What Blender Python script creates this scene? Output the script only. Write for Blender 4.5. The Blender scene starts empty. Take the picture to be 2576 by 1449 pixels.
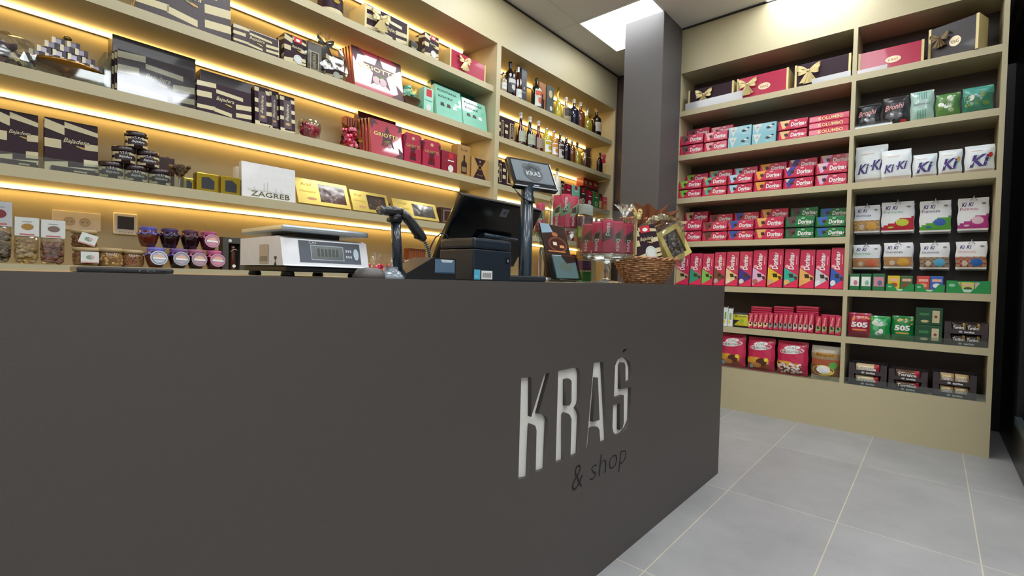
import bpy, bmesh, math, random
from mathutils import Vector, Matrix
S = bpy.context.scene
COL = S.collection
rnd = random.Random(7)

# ------------------------------------------------------------------ camera, world, exposure, ceiling lights
FPX, YAW, PITCH, ROLL = 1213.83, math.radians(41.205), math.radians(-1.116), math.radians(1.60)
CAM = Vector((0, 0, 1.0))
FW = Vector((math.cos(YAW)*math.cos(PITCH), math.sin(YAW)*math.cos(PITCH), math.sin(PITCH)))
_r = Vector((math.sin(YAW), -math.cos(YAW), 0)); _u = _r.cross(FW)
RT = _r*math.cos(ROLL) + _u*math.sin(ROLL)
UP = -_r*math.sin(ROLL) + _u*math.cos(ROLL)
cd = bpy.data.cameras.new('camera'); cam = bpy.data.objects.new('camera', cd); COL.objects.link(cam)
cd.sensor_width = 36; cd.lens = FPX/2576*36; cd.clip_start = 0.02; cd.clip_end = 60
mw = Matrix((RT, UP, -FW)).transposed().to_4x4(); mw.translation = CAM
cam.matrix_world = mw
S.camera = cam

S.view_settings.view_transform = 'Standard'; S.view_settings.look = 'None'
S.view_settings.gamma = 1; S.view_settings.use_curve_mapping = False
S.view_settings.exposure = -0.10
S.cycles.max_bounces = 8; S.cycles.diffuse_bounces = 4; S.cycles.glossy_bounces = 4
S.cycles.transmission_bounces = 8; S.cycles.transparent_max_bounces = 16
S.cycles.caustics_reflective = False; S.cycles.caustics_refractive = False
S.cycles.sample_clamp_indirect = 6
try: S.cycles.use_denoising = True
except Exception: pass
w = bpy.data.worlds.new('world'); S.world = w; w.use_nodes = True
w.node_tree.nodes['Background'].inputs[0].default_value = (.03, .085, .105, 1)
w.node_tree.nodes['Background'].inputs[1].default_value = 1.0
PANEL_STRENGTH = 11.6      # ceiling light panels (neutral white)
LED_STRENGTH = 17.5       # warm strips under the shelves
ZC = 3.185                # ceiling height

# ------------------------------------------------------------------ materials (all procedural)
def lin(h):
    h = h.lstrip('#'); c = [int(h[i:i+2], 16)/255 for i in (0, 2, 4)]
    return tuple(x/12.92 if x <= .04045 else ((x+.055)/1.055)**2.4 for x in c)
_m = {}
def M(h, rough=.5, metal=0., var=.06, scale=40., bump=0., coat=0., spec=.5, trans=0., emit=0., cior=1.5):
    key = (h, rough, metal, var, scale, bump, coat, spec, trans, emit, cior)
    if key in _m: return _m[key]
    m = bpy.data.materials.new('surface_' + h.lstrip('#')); m.use_nodes = True
    n = m.node_tree; b = n.nodes['Principled BSDF']; c = lin(h)
    b.inputs['Roughness'].default_value = rough; b.inputs['Metallic'].default_value = metal
    b.inputs['Coat Weight'].default_value = coat; b.inputs['Coat Roughness'].default_value = .05; b.inputs['Coat IOR'].default_value = cior
    b.inputs['Specular IOR Level'].default_value = spec
    b.inputs['Transmission Weight'].default_value = trans
    tc = n.nodes.new('ShaderNodeTexCoord'); nz = n.nodes.new('ShaderNodeTexNoise')
    nz.inputs['Scale'].default_value = scale; nz.inputs['Detail'].default_value = 3
    n.links.new(tc.outputs['Object'], nz.inputs['Vector'])
    mx = n.nodes.new('ShaderNodeMix'); mx.data_type = 'RGBA'
    mx.inputs[6].default_value = tuple(min(1, x*(1-var)) for x in c) + (1,)
    mx.inputs[7].default_value = tuple(min(1, x*(1+var)) for x in c) + (1,)
    n.links.new(nz.outputs['Fac'], mx.inputs[0]); n.links.new(mx.outputs[2], b.inputs['Base Color'])
    if bump:
        bp = n.nodes.new('ShaderNodeBump'); bp.inputs['Strength'].default_value = bump; bp.inputs['Distance'].default_value = .004
        n.links.new(nz.outputs['Fac'], bp.inputs['Height']); n.links.new(bp.outputs['Normal'], b.inputs['Normal'])
    if emit:
        b.inputs['Emission Color'].default_value = c + (1,); b.inputs['Emission Strength'].default_value = emit
    _m[key] = m; return m
def emitter(name, col, st):
    m = bpy.data.materials.new(name); m.use_nodes = True; n = m.node_tree; n.nodes.clear()
    e = n.nodes.new('ShaderNodeEmission'); o = n.nodes.new('ShaderNodeOutputMaterial')
    e.inputs[0].default_value = col + (1,); e.inputs[1].default_value = st
    n.links.new(e.outputs[0], o.inputs[0]); return m
def film(name, tint='#ffffff', gloss=.12, rough=.08, bump=0., white=.0, bsc=14.):
    """thin clear plastic: mostly see-through, with a shine and optional crinkle"""
    m = bpy.data.materials.new(name); m.use_nodes = True; n = m.node_tree; n.nodes.clear()
    t = n.nodes.new('ShaderNodeBsdfTransparent'); t.inputs[0].default_value = lin(tint) + (1,)
    g = n.nodes.new('ShaderNodeBsdfGlossy'); g.inputs['Roughness'].default_value = rough
    d = n.nodes.new('ShaderNodeBsdfDiffuse'); d.inputs[0].default_value = (.8, .8, .8, 1)
    fr = n.nodes.new('ShaderNodeLayerWeight'); fr.inputs[0].default_value = .25
    mu = n.nodes.new('ShaderNodeMath'); mu.operation = 'MULTIPLY_ADD'; mu.inputs[1].default_value = .55; mu.inputs[2].default_value = gloss
    mu.use_clamp = True
    n.links.new(fr.outputs['Fresnel'], mu.inputs[0])
    m1 = n.nodes.new('ShaderNodeMixShader'); m2 = n.nodes.new('ShaderNodeMixShader'); o = n.nodes.new('ShaderNodeOutputMaterial')
    m1.inputs[0].default_value = white
    n.links.new(t.outputs[0], m1.inputs[1]); n.links.new(d.outputs[0], m1.inputs[2])
    n.links.new(mu.outputs[0], m2.inputs[0]); n.links.new(m1.outputs[0], m2.inputs[1]); n.links.new(g.outputs[0], m2.inputs[2])
    if bump:
        nz = n.nodes.new('ShaderNodeTexNoise'); nz.inputs['Scale'].default_value = bsc; tc = n.nodes.new('ShaderNodeTexCoord')
        bp = n.nodes.new('ShaderNodeBump'); bp.inputs['Strength'].default_value = bump; bp.inputs['Distance'].default_value = .02
        n.links.new(tc.outputs['Object'], nz.inputs['Vector']); n.links.new(nz.outputs['Fac'], bp.inputs['Height'])
        n.links.new(bp.outputs['Normal'], g.inputs['Normal'])
    n.links.new(m2.outputs[0], o.inputs[0]); return m
def floor_mat():
    m = bpy.data.materials.new('floor_tiles'); m.use_nodes = True; n = m.node_tree; b = n.nodes['Principled BSDF']
    tc = n.nodes.new('ShaderNodeTexCoord'); mp = n.nodes.new('ShaderNodeMapping')
    mp.inputs['Location'].default_value = (-2.462+.9*4, .163+.443*6, 0)
    br = n.nodes.new('ShaderNodeTexBrick'); br.offset = 0; br.squash = 1
    for k, v in (('Scale', 1), ('Mortar Size', .0022), ('Mortar Smooth', .1), ('Bias', 0), ('Brick Width', .9), ('Row Height', .443)):
        br.inputs[k].default_value = v
    br.inputs['Color1'].default_value = lin('#a5a5a6') + (1,); br.inputs['Color2'].default_value = lin('#9e9e9f') + (1,)
    br.inputs['Mortar'].default_value = lin('#cdc6ae') + (1,)
    n.links.new(tc.outputs['Object'], mp.inputs[0]); n.links.new(mp.outputs[0], br.inputs[0])
    nz = n.nodes.new('ShaderNodeTexNoise'); nz.inputs['Scale'].default_value = 3.5; nz.inputs['Detail'].default_value = 8; nz.inputs['Roughness'].default_value = .65
    n.links.new(tc.outputs['Object'], nz.inputs['Vector'])
    cr = n.nodes.new('ShaderNodeValToRGB'); cr.color_ramp.elements[0].position = .3; cr.color_ramp.elements[0].color = (.84, .84, .83, 1)
    cr.color_ramp.elements[1].position = .7; cr.color_ramp.elements[1].color = (1.06, 1.06, 1.05, 1)
    n.links.new(nz.outputs['Fac'], cr.inputs[0])
    mx = n.nodes.new('ShaderNodeMix'); mx.data_type = 'RGBA'; mx.blend_type = 'MULTIPLY'; mx.inputs[0].default_value = 1
    n.links.new(br.outputs['Color'], mx.inputs[6]); n.links.new(cr.outputs[0], mx.inputs[7]); n.links.new(mx.outputs[2], b.inputs['Base Color'])
    b.inputs['Roughness'].default_value = .48; return m
def wicker_mat():
    m = bpy.data.materials.new('wicker'); m.use_nodes = True; n = m.node_tree; b = n.nodes['Principled BSDF']
    tc = n.nodes.new('ShaderNodeTexCoord'); nz = n.nodes.new('ShaderNodeTexNoise'); nz.inputs['Scale'].default_value = 60
    cr = n.nodes.new('ShaderNodeValToRGB'); cr.color_ramp.elements[0].color = lin('#7a4e2e') + (1,); cr.color_ramp.elements[1].color = lin('#d09a66') + (1,)
    cr.color_ramp.elements[0].position = .35; cr.color_ramp.elements[1].position = .7
    n.links.new(tc.outputs['Object'], nz.inputs[0]); n.links.new(nz.outputs['Fac'], cr.inputs[0]); n.links.new(cr.outputs[0], b.inputs['Base Color'])
    b.inputs['Roughness'].default_value = .35; return m

LAM = M('#bdb391', .42, var=.03, scale=90)
LAMD = M('#b9ac84', .42, var=.03, scale=90)
HPL = M('#4d4846', .5, var=.10, scale=320, bump=.05)
DARK = M('#2a2628', .5)
BLACK = M('#101216', .38, var=.1)
BLACKG = M('#0c0e12', .16, coat=.3)
BROWN = M('#301c27', .5, var=.03, spec=.22)
BROWNF = M('#2e1b25', .35, var=.03, coat=1., cior=1.9)
CRIMF = M('#b3213f', .3, var=.03, coat=1., cior=1.9)
BROWN2 = M('#3b2620', .35, coat=.2)
CREAM = M('#cfc49a', .35, var=.03, coat=.2)
GOLD = M('#c9a94e', .28, .75, coat=.2)
GOLDP = M('#d8c68e', .4, .15)
PGOLD = M('#dccd94', .4, .1)
CRIM = M('#ad2747', .28, var=.03, coat=.35)
CRIMD = M('#8a1733', .3, coat=.3)
PINKR = M('#cc3058', .3, var=.03, coat=.3)
PINKD = M('#a81a3c', .35, coat=.2)
MINT = M('#86cdb4', .32, coat=.25)
MINTF = M('#86cdb4', .32, coat=1., cior=1.8)
MINTD = M('#2e5f55', .4)
WHITE = M('#eeeeec', .4)
OFFW = M('#d8dcd6', .45)
GREY = M('#8d9096', .45)
LGREY = M('#b9bcc0', .4)
CHOC = M('#3a221a', .35, coat=.2)
NAVY = M('#26315f', .4)
PURPLE = M('#45307e', .45)
GREEN = M('#157a3c', .4, coat=.2)
DGREEN = M('#0d4a2b', .35, coat=.2)
STEEL = M('#c3c8cc', .22, 1.)
PANELW = M('#e9e9e7', .5)
GLASSY = film('clear_glass', '#f4f8f6', .10, .02)
SOLIDG = M('#f4f8f8', .02, var=0., trans=1.)
ACRYL = film('clear_acrylic', '#eef4f2', .05, .03)
CELLO = film('cellophane', '#f6f6f2', .12, .09, bump=.35, bsc=9)
FROST = film('frosted_acrylic', '#e6ecf0', .05, .2, white=.45)
WICK = wicker_mat()

# ------------------------------------------------------------------ mesh builder
_txt = {}
def text2d(s, shear=0., off=0.):
    k = (s, shear, off)
    if k in _txt: return _txt[k]
    c = bpy.data.curves.new('t', 'FONT'); c.body = s; c.size = 1; c.shear = shear; c.offset = off; c.resolution_u = 2
    o = bpy.data.objects.new('t', c); COL.objects.link(o)
    me = bpy.data.meshes.new_from_object(o.evaluated_get(bpy.context.evaluated_depsgraph_get()))
    vs = [(v.co.x, v.co.y) for v in me.vertices]; fs = [tuple(p.vertices) for p in me.polygons]
    bpy.data.objects.remove(o); bpy.data.curves.remove(c); bpy.data.meshes.remove(me)
    x0 = min(v[0] for v in vs); x1 = max(v[0] for v in vs); y0 = min(v[1] for v in vs); y1 = max(v[1] for v in vs)
    _txt[k] = (vs, fs, x0, x1, y0, y1); return _txt[k]

class MB:
    def __init__(s): s.v = []; s.f = []; s.mi = []; s.sm = []; s.mats = []; s.T = Matrix.Identity(4); s.surf = None
    def mid(s, m):
        if m not in s.mats: s.mats.append(m)
        return s.mats.index(m)
    def add(s, pts, faces, m, smooth=False):
        o = len(s.v); s.v += [tuple(s.T @ Vector(p)) for p in pts]
        i = s.mid(m)
        for f in faces: s.f.append(tuple(a+o for a in f)); s.mi.append(i); s.sm.append(smooth)
    def box(s, x0, x1, y0, y1, z0, z1, m):
        p = [(x0,y0,z0),(x1,y0,z0),(x1,y1,z0),(x0,y1,z0),(x0,y0,z1),(x1,y0,z1),(x1,y1,z1),(x0,y1,z1)]
        s.add(p, [(0,3,2,1),(4,5,6,7),(0,1,5,4),(1,2,6,5),(2,3,7,6),(3,0,4,7)], m); return s
    def cbox(s, x0, x1, y0, y1, z0, z1, m, c=.003):
        """box with chamfered vertical and horizontal edges"""
        c = min(c, (x1-x0)/3, (y1-y0)/3, (z1-z0)/3)
        bm = bmesh.new(); bmesh.ops.create_cube(bm, size=1)
        for v in bm.verts: v.co = Vector(((x0+x1)/2+v.co.x*(x1-x0), (y0+y1)/2+v.co.y*(y1-y0), (z0+z1)/2+v.co.z*(z1-z0)))
        bmesh.ops.bevel(bm, geom=bm.edges[:], offset=c, segments=2, affect='EDGES', profile=.6)
        bm.verts.index_update(); s.add([v.co[:] for v in bm.verts], [[v.index for v in f.verts] for f in bm.faces], m); bm.free(); return s
    def prism(s, poly, y0, y1, m, axis='y'):
        """2-D outline (u,v) extruded along y (u=x, v=z); axis 'x' uses u=y, v=z; axis 'z' uses u=x, v=y"""
        n = len(poly)
        f = {'y': lambda a, b, t: (a, t, b), 'x': lambda a, b, t: (t, a, b), 'z': lambda a, b, t: (a, b, t)}[axis]
        p = [f(a, b, y0) for a, b in poly] + [f(a, b, y1) for a, b in poly]
        s.add(p, [tuple(range(n)), tuple(range(2*n-1, n-1, -1))] + [(i, i+n, (i+1) % n+n, (i+1) % n) for i in range(n)], m); return s
    def lathe(s, prof, m, seg=20, cx=0, cy=0, cap=True, sy=1., smooth=True, a0=0, a1=2*math.pi):
        full = abs(a1-a0-2*math.pi) < 1e-6; ns = seg if full else seg+1
        p = []; f = []
        for r, z in prof:
            for i in range(ns):
                a = a0 + (a1-a0)*i/seg; p.append((cx+r*math.cos(a), cy+r*math.sin(a)*sy, z))
        for j in range(len(prof)-1):
            for i in range(seg):
                k = (i+1) % ns; f.append((j*ns+i, j*ns+k, (j+1)*ns+k, (j+1)*ns+i))
        s.add(p, f, m, smooth)
        if cap and full:
            for j, fl in ((0, True), (len(prof)-1, False)):
                if prof[j][0] > 1e-5:
                    q = [(cx+prof[j][0]*math.cos(2*math.pi*i/seg), cy+prof[j][0]*math.sin(2*math.pi*i/seg)*sy, prof[j][1]) for i in range(seg)]
                    s.add(q[::-1] if fl else q, [tuple(range(seg))], m)
        return s
    def tube(s, pts, r, m, seg=8, flat=1.):
        pts = [Vector(p) for p in pts]; P = []; F = []; n = len(pts)
        rr = r if isinstance(r, (list, tuple)) else [r]*n
        up = Vector((0, 0, 1))
        for i, p in enumerate(pts):
            d = (pts[min(i+1, n-1)] - pts[max(i-1, 0)]).normalized()
            if abs(d.dot(up)) > .95: a = Vector((1, 0, 0)) if abs(d.x) < .9 else Vector((0, 1, 0))
            else: a = up
            a = (a - d*a.dot(d)).normalized(); b = d.cross(a)
            for k in range(seg):
                t = 2*math.pi*k/seg; P.append(tuple(p + a*math.cos(t)*rr[i] + b*math.sin(t)*rr[i]*flat))
        for i in range(n-1):
            for k in range(seg): F.append((i*seg+k, i*seg+(k+1) % seg, (i+1)*seg+(k+1) % seg, (i+1)*seg+k))
        F += [tuple(range(seg))[::-1], tuple((n-1)*seg+k for k in range(seg))]
        s.add(P, F, m, True); return s
    def ball(s, c, r, m, sub=1, sc=(1, 1, 1), jit=0.):
        bm = bmesh.new(); bmesh.ops.create_icosphere(bm, subdivisions=sub, radius=r)
        for v in bm.verts:
            k = 1 + (rnd.random()-.5)*jit; v.co = Vector((c[0]+v.co.x*sc[0]*k, c[1]+v.co.y*sc[1]*k, c[2]+v.co.z*sc[2]*k))
        bm.verts.index_update(); s.add([v.co[:] for v in bm.verts], [[v.index for v in f.verts] for f in bm.faces], m, jit == 0); bm.free(); return s
    # ---- flat art on the front face: u to the right, v up; k = layer (0.5 mm each)
    def P(s, u, v, k=1): return s.surf(u, v, k) if s.surf else (u, -.0005*k, v)
    def poly(s, pts, m, k=1):
        s.add([s.P(u, v, k) for u, v in pts], [tuple(range(len(pts)))], m); return s
    def rect(s, u0, v0, u1, v1, m, k=1):
        if s.surf:
            N = 6; g = [s.P(u0+(u1-u0)*i/N, v0+(v1-v0)*j/N, k) for j in range(N+1) for i in range(N+1)]
            s.add(g, [(j*(N+1)+i, j*(N+1)+i+1, (j+1)*(N+1)+i+1, (j+1)*(N+1)+i) for j in range(N) for i in range(N)], m); return s
        return s.poly([(u0, v0), (u1, v0), (u1, v1), (u0, v1)], m, k)
    def disc(s, cu, cv, ru, rv, m, k=1, n=14, rot=0.):
        ca, sa = math.cos(rot), math.sin(rot)
        ring = lambda q: [s.P(cu+ru*q*math.cos(2*math.pi*i/n)*ca-rv*q*math.sin(2*math.pi*i/n)*sa, cv+ru*q*math.cos(2*math.pi*i/n)*sa+rv*q*math.sin(2*math.pi*i/n)*ca, k) for i in range(n)]
        a = ring(1); b = ring(.5)
        s.add(a+b+[s.P(cu, cv, k)], [(i, (i+1) % n, n+(i+1) % n, n+i) for i in range(n)] + [(n+i, n+(i+1) % n, 2*n) for i in range(n)], m); return s
    def ring(s, cu, cv, r0, r1, m, k=1, n=18, sy=1.):
        p = []
        for i in range(n):
            a = 2*math.pi*i/n; p += [s.P(cu+r0*math.cos(a), cv+r0*sy*math.sin(a), k), s.P(cu+r1*math.cos(a), cv+r1*sy*math.sin(a), k)]
        s.add(p, [(2*i, 2*i+1, (2*i+3) % (2*n), (2*i+2) % (2*n)) for i in range(n)], m); return s
    def txt(s, t, cu, cv, h, m, k=2, wd=None, rot=0., shear=0., off=0., arch=0.):
        vs, fs, x0, x1, y0, y1 = text2d(t, shear, off)
        sc = h/(y1-y0); su = sc if wd is None else wd/(x1-x0); ca, sa = math.cos(rot), math.sin(rot); P = []
        for x, y in vs:
            a = (x-(x0+x1)/2)*su; b = (y-(y0+y1)/2)*sc + arch*(1-(2*a/((x1-x0)*su))**2)
            P.append(s.P(cu+a*ca-b*sa, cv+a*sa+b*ca, k))
        s.add(P, fs, m); return s
    def mesh(s, name):
        me = bpy.data.meshes.new(name); me.from_pydata(s.v, [], s.f)
        for m in s.mats: me.materials.append(m)
        me.polygons.foreach_set('material_index', s.mi); me.polygons.foreach_set('use_smooth', s.sm)
        me.update(); return me

def tag(o, label=None, cat=None, group=None, kind=None):
    if label: o['label'] = label
    if cat: o['category'] = cat
    if group: o['group'] = group
    if kind: o['kind'] = kind
    return o
def obj(name, mb, parent=None, loc=(0, 0, 0), rz=0., label=None, cat=None, group=None, kind=None, rot=None):
    me = mb.mesh(name) if isinstance(mb, MB) else mb
    o = bpy.data.objects.new(name, me); COL.objects.link(o); o.location = loc; o.rotation_euler = rot if rot else (0, 0, rz)
    if parent: o.parent = parent
    elif rot and abs(rot[0]) > 1e-6:      # a leaning thing stands on its lowest edge
        R = o.rotation_euler.to_matrix(); o.location.z += -min((R @ v.co).z for v in me.vertices)+.0005
    return tag(o, label, cat, group, kind)
def empty(name, loc, rz=0., label=None, cat=None, group=None, rot=None):
    o = bpy.data.objects.new(name, None); COL.objects.link(o); o.location = loc; o.empty_display_size = .05
    o.rotation_euler = rot if rot else (0, 0, rz)
    return tag(o, label, cat, group)
def copy_tree(o, loc, rz=None, label=None, group=None, rot=None):
    c = o.copy(); COL.objects.link(c); c.location = loc
    if rz is not None: c.rotation_euler = (0, 0, rz)
    if rot is not None: c.rotation_euler = rot
    if label: c['label'] = label
    if group: c['group'] = group
    for ch in o.children:
        d = ch.copy(); COL.objects.link(d); d.parent = c
        for g in ch.children:
            e = g.copy(); COL.objects.link(e); e.parent = d
    return c

# ------------------------------------------------------------------ where the camera's columns and rows meet the shelf fronts
def XL(px, z, Y=2.665):
    W = RT*FPX - FW*(px-1288); return (W.dot(CAM) - W.y*Y - W.z*z)/W.x
def YR(px, z, X=4.095):
    W = RT*FPX - FW*(px-1288); return (W.dot(CAM) - W.x*X - W.z*z)/W.y
def _ray(px, py): return FW + RT*((px-1288)/FPX) - UP*((py-724.5)/FPX)
def ZL(px, py, Y=2.665): d = _ray(px, py); return 1 + d.z*Y/d.y
def ZR(px, py, X=4.095): d = _ray(px, py); return 1 + d.z*X/d.x
def SL(z, a, b, yt, Y=2.665):
    x0, x1 = XL(a, z, Y), XL(b, z, Y); lo, hi = (-9, 2.7285) if (x0+x1)/2 < 2.74 else (2.7785, 4.5640)
    x0, x1 = max(x0, lo), min(x1, hi); return x0, x1-x0, ZL(a, yt, Y)-z
def SR(z, a, b, yt, X=4.095):
    y0, y1 = YR(a, z, X), YR(b, z, X); hi, lo = (.4555, -.2530) if (y0+y1)/2 < .468 else (1.6985, .4835)
    y0, y1 = min(y0, hi), max(y1, lo); return y0, y0-y1, ZR(a, yt, X)-z
RZR = -math.pi/2    # things in the right cabinet face the other way

# ------------------------------------------------------------------ the setting
YL, YS, YB = 2.610, 2.640, 2.950
XRF, XRB = 4.073, 4.375
ZS = [2.4976, 2.1293, 1.7540, 1.3790, 1.004]
ZSR = [2.4774, 2.1000, 1.7300, 1.3570, .9870, .6600]
ZO = 2.8186
st = dict(kind='structure')
b = MB(); b.box(-2.6, 6.3, -3.2, 3.05, -.1, 0, floor_mat()); obj('floor', b, **st)
b = MB(); CEIL = M('#b3aca4', .7, var=.03)
PX = [3.44-1.3*i for i in range(5)]; PY = [1.70, .40, -.90, -2.20]  # last panel row is added out of view to brighten the counter front
def tile_ceiling():
    m = bpy.data.materials.new('ceiling_tiles'); m.use_nodes = True; n = m.node_tree; bs = n.nodes['Principled BSDF']
    tc = n.nodes.new('ShaderNodeTexCoord'); mp = n.nodes.new('ShaderNodeMapping'); mp.inputs['Location'].default_value = (-3.44+.65*12, -1.70+.65*8, 0)
    br = n.nodes.new('ShaderNodeTexBrick'); br.offset = 0
    for k, v in (('Scale', 1), ('Mortar Size', .0016), ('Mortar Smooth', .1), ('Bias', 0), ('Brick Width', .65), ('Row Height', .65)): br.inputs[k].default_value = v
    br.inputs['Color1'].default_value = lin('#e0dedc') + (1,); br.inputs['Color2'].default_value = lin('#dddbd9') + (1,); br.inputs['Mortar'].default_value = lin('#a09c98') + (1,)
    n.links.new(tc.outputs['Object'], mp.inputs[0]); n.links.new(mp.outputs[0], br.inputs[0]); n.links.new(br.outputs['Color'], bs.inputs['Base Color'])
    bs.inputs['Roughness'].default_value = .75; return m
b = MB(); b.box(-2.6, 6.3, -3.2, 3.05, ZC, ZC+.1, tile_ceiling()); obj('ceiling', b, **st)
PE = emitter('panel_light', (.95, .98, 1.), PANEL_STRENGTH)
pm = MB(); pm.box(.012, .638, .012, .638, -.006, -.002, PE); pm = pm.mesh('diffuser')
fm = MB()
for a in ((0, .65, 0, .012), (0, .65, .638, .65), (0, .012, .012, .638), (.638, .65, .012, .638)): fm.box(a[0], a[1], a[2], a[3], -.008, -.0005, PANELW)
fm = fm.mesh('frame')
nm = {(0, 0): 'square white ceiling light panel above the pillar, half hidden by it', (0, 1): 'square white ceiling light panel above the gap before the right-hand cabinet, at the top edge'}
for i, x in enumerate(PX):
    for j, y in enumerate(PY):
        if j == 0 and i > 2: continue
        t = empty('ceiling_light', (x, y, ZC), label=nm.get((i, j), 'square white ceiling light panel assumed overhead, unseen'), cat='light', group='square ceiling light panels')
        obj('diffuser', pm, t); obj('frame', fm, t)
WALLC = M('#d2cec8', .6); WDARK = M('#1d1b1e', .45)
b = MB(); b.box(-2.6, 6.2, 2.975, 3.05, 0, ZC, WALLC); obj('wall_left', b, **st)
b = MB(); b.box(4.9, 5.0, -.38, 2.975, 0, 2.62, WDARK); obj('wall_far', b, **st)
b = MB(); b.box(6.2, 6.3, -.46, 3.05, 0, ZC, WALLC); obj('wall_back', b, **st)
b = MB(); b.box(-2.7, -2.6, -3.2, 3.05, 0, ZC, WALLC); obj('wall_near', b, **st)
b = MB(); b.box(-2.6, 3.3, -3.3, -3.2, 0, ZC, WALLC); obj('wall_right', b, **st)
b = MB(); b.box(3.25, 3.3, -3.2, -.40, 0, ZC, M('#3a3638', .5)); obj('wall_return', b, **st)
b = MB(); b.box(3.3, 6.2, -.46, -.38, 2.90, ZC, M('#86807a', .6)); obj('wall_above_window', b, **st)
# shop window: dark frame and glass
FR = M('#17171a', .35)
b = MB(); b.box(4.02, 6.2, -.44, -.38, 0, 2.9, FR); b.box(3.3, 4.02, -.44, -.38, 0, .24, FR); b.box(3.3, 4.02, -.44, -.38, 2.84, 2.9, FR)
b.box(3.3, 3.34, -.44, -.38, .24, 2.84, FR); b.box(3.34, 4.02, -.40, -.372, .24, .285, M('#3c4a4c', .3))
obj('window_1', b, **st)
b = MB(); b.box(3.34, 4.02, -.425, -.415, .24, 2.84, film('shop_glass', '#d8e8ea', .08, .02)); obj('window_2', b, **st)
# dark door leaf between the left cabinet and the pillar
b = MB(); DB = M('#3f322f', .4, var=.05); b.box(4.60, 4.64, 1.95, 2.62, 0, 3.17, DB)
b.box(4.592, 4.60, 2.535, 2.56, 0.0, 2.35, M('#4c3128', .35)); b.box(4.588, 4.60, 2.50, 2.525, 1.2, 1.95, M('#2a1c1a', .4)); b.box(4.588, 4.60, 2.50, 2.525, 2.0, 2.6, M('#2a1c1a', .4))
obj('door_1', b, **st)
b = MB(); b.cbox(3.70, 4.070, 1.700, 2.045, 0, ZC-.002, M('#524f4f', .55, var=.05, scale=60), .004); obj('pillar', b, label='square dark grey pillar from floor to ceiling between the two cabinets', cat='pillar')
b = MB(); b.box(-2.5, 4.59, YL-.006, YL+.01, ZC-.014, ZC-.001, DARK); obj('shadow_gap_strip_1', b, **st)  # dark strip stands in for the shadow gap between fascia and ceiling
b = MB(); b.box(XRF-.006, XRF+.01, -.28, 1.70, ZC-.014, ZC-.001, DARK); obj('shadow_gap_strip_2', b, **st)  # same painted shadow line above the right cabinet

# ---- left cabinets
LEDM = emitter('led_light', (1., .62, .19), LED_STRENGTH)
def led(cab, x0, x1, z):
    a = MB(); a.box(x0, x1, 2.922, 2.936, z-.013, z-.001, LEDM); o = obj('led_strip', a, cab, label='glowing warm strip light')
    a = MB(); a.box(x0, x1, 2.936, 2.9485, z-.014, z, M('#a8a49a', .4, .6)); a.box(x0-.004, x0, 2.916, 2.9485, z-.016, z, LGREY); a.box(x1, x1+.004, 2.916, 2.9485, z-.016, z, LGREY); obj('profile', a, o)
def cabinet(x0, x1, label, shelves):
    t = empty('display_cabinet', (0, 0, 0), label=label, cat='cabinet')
    a = MB(); a.box(x0, x1, YB, YB+.02, 0, ZC-.015, LAM); obj('back_panel', a, t)
    for xa in (x0, x1-.0235):
        a = MB(); a.box(xa, xa+.0235, YL, YB, 0, ZO, LAM); obj('side_panel', a, t)
    a = MB(); a.box(x0, x1, YL, YB, ZO, ZC-.015, LAM); obj('top_fascia', a, t)
    for z in shelves:
        a = MB(); a.box(x0+.0235, x1-.0235, YS, YB, z-.0445, z, LAM); obj('shelf', a, t)
    a = MB(); a.box(x0+.0235, x1-.0235, YS+.01, YB, 0, .93, LAM); obj('base_cupboard', a, t)
    for z in [ZO] + [q-.0445 for q in ZS[:4]]: led(t, max(x0+.03, -2.4), x1-.1, z)
cabinet(-2.5, 2.7532, 'long beige shelving cabinet on the left wall with warm lit shelves of chocolates', ZS)
cabinet(2.7532, 4.589, 'beige shelving cabinet with the bottles, at the far end of the left wall', ZS)
# ---- right cabinet
t = empty('display_cabinet', (0, 0, 0), label='tall beige shelving cabinet on the right full of red chocolate cartons and sweet bags', cat='cabinet')
YA, YM0, YM1, YE = 1.7205, .482, .457, -.279
LAM_SHADE = M('#453a34', .5, var=.04)  # laminate of the cabinet back with interior shade put into its colour
a = MB(); a.box(XRB, XRB+.02, YE, YA, .3, ZC-.015, LAM_SHADE); obj('back_panel', a, t)
for y0, y1 in ((YA-.02, YA), (YM1, YM0), (YE, YE+.0245)):
    a = MB(); a.box(XRF, XRB, y0, y1, .3314 if y0 != YE else 0, 2.7998, LAM); obj('side_panel', a, t)
a = MB(); a.box(XRF, XRB, YE, YA, 2.7998, ZC-.015, LAM); obj('top_fascia', a, t)
a = MB(); a.box(XRF, XRB, YE+.0245, YA, 0, .3314, LAM); obj('plinth', a, t)
for i, z in enumerate(ZSR):
    a = MB(); a.box(XRF, XRB, YM0, YA-.02, z-.045, z, LAM); obj('shelf', a, t)
    if i != 3:
        a = MB(); a.box(XRF, XRB, YE+.0245, YM1, z-.045, z, LAM); obj('shelf', a, t)
a = MB(); a.box(XRB-.02, XRB, YE+.0245, YM1, .99, 1.685, M('#241f20', .5)); obj('hook_panel', a, t)
RIGHTCAB = t

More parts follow.
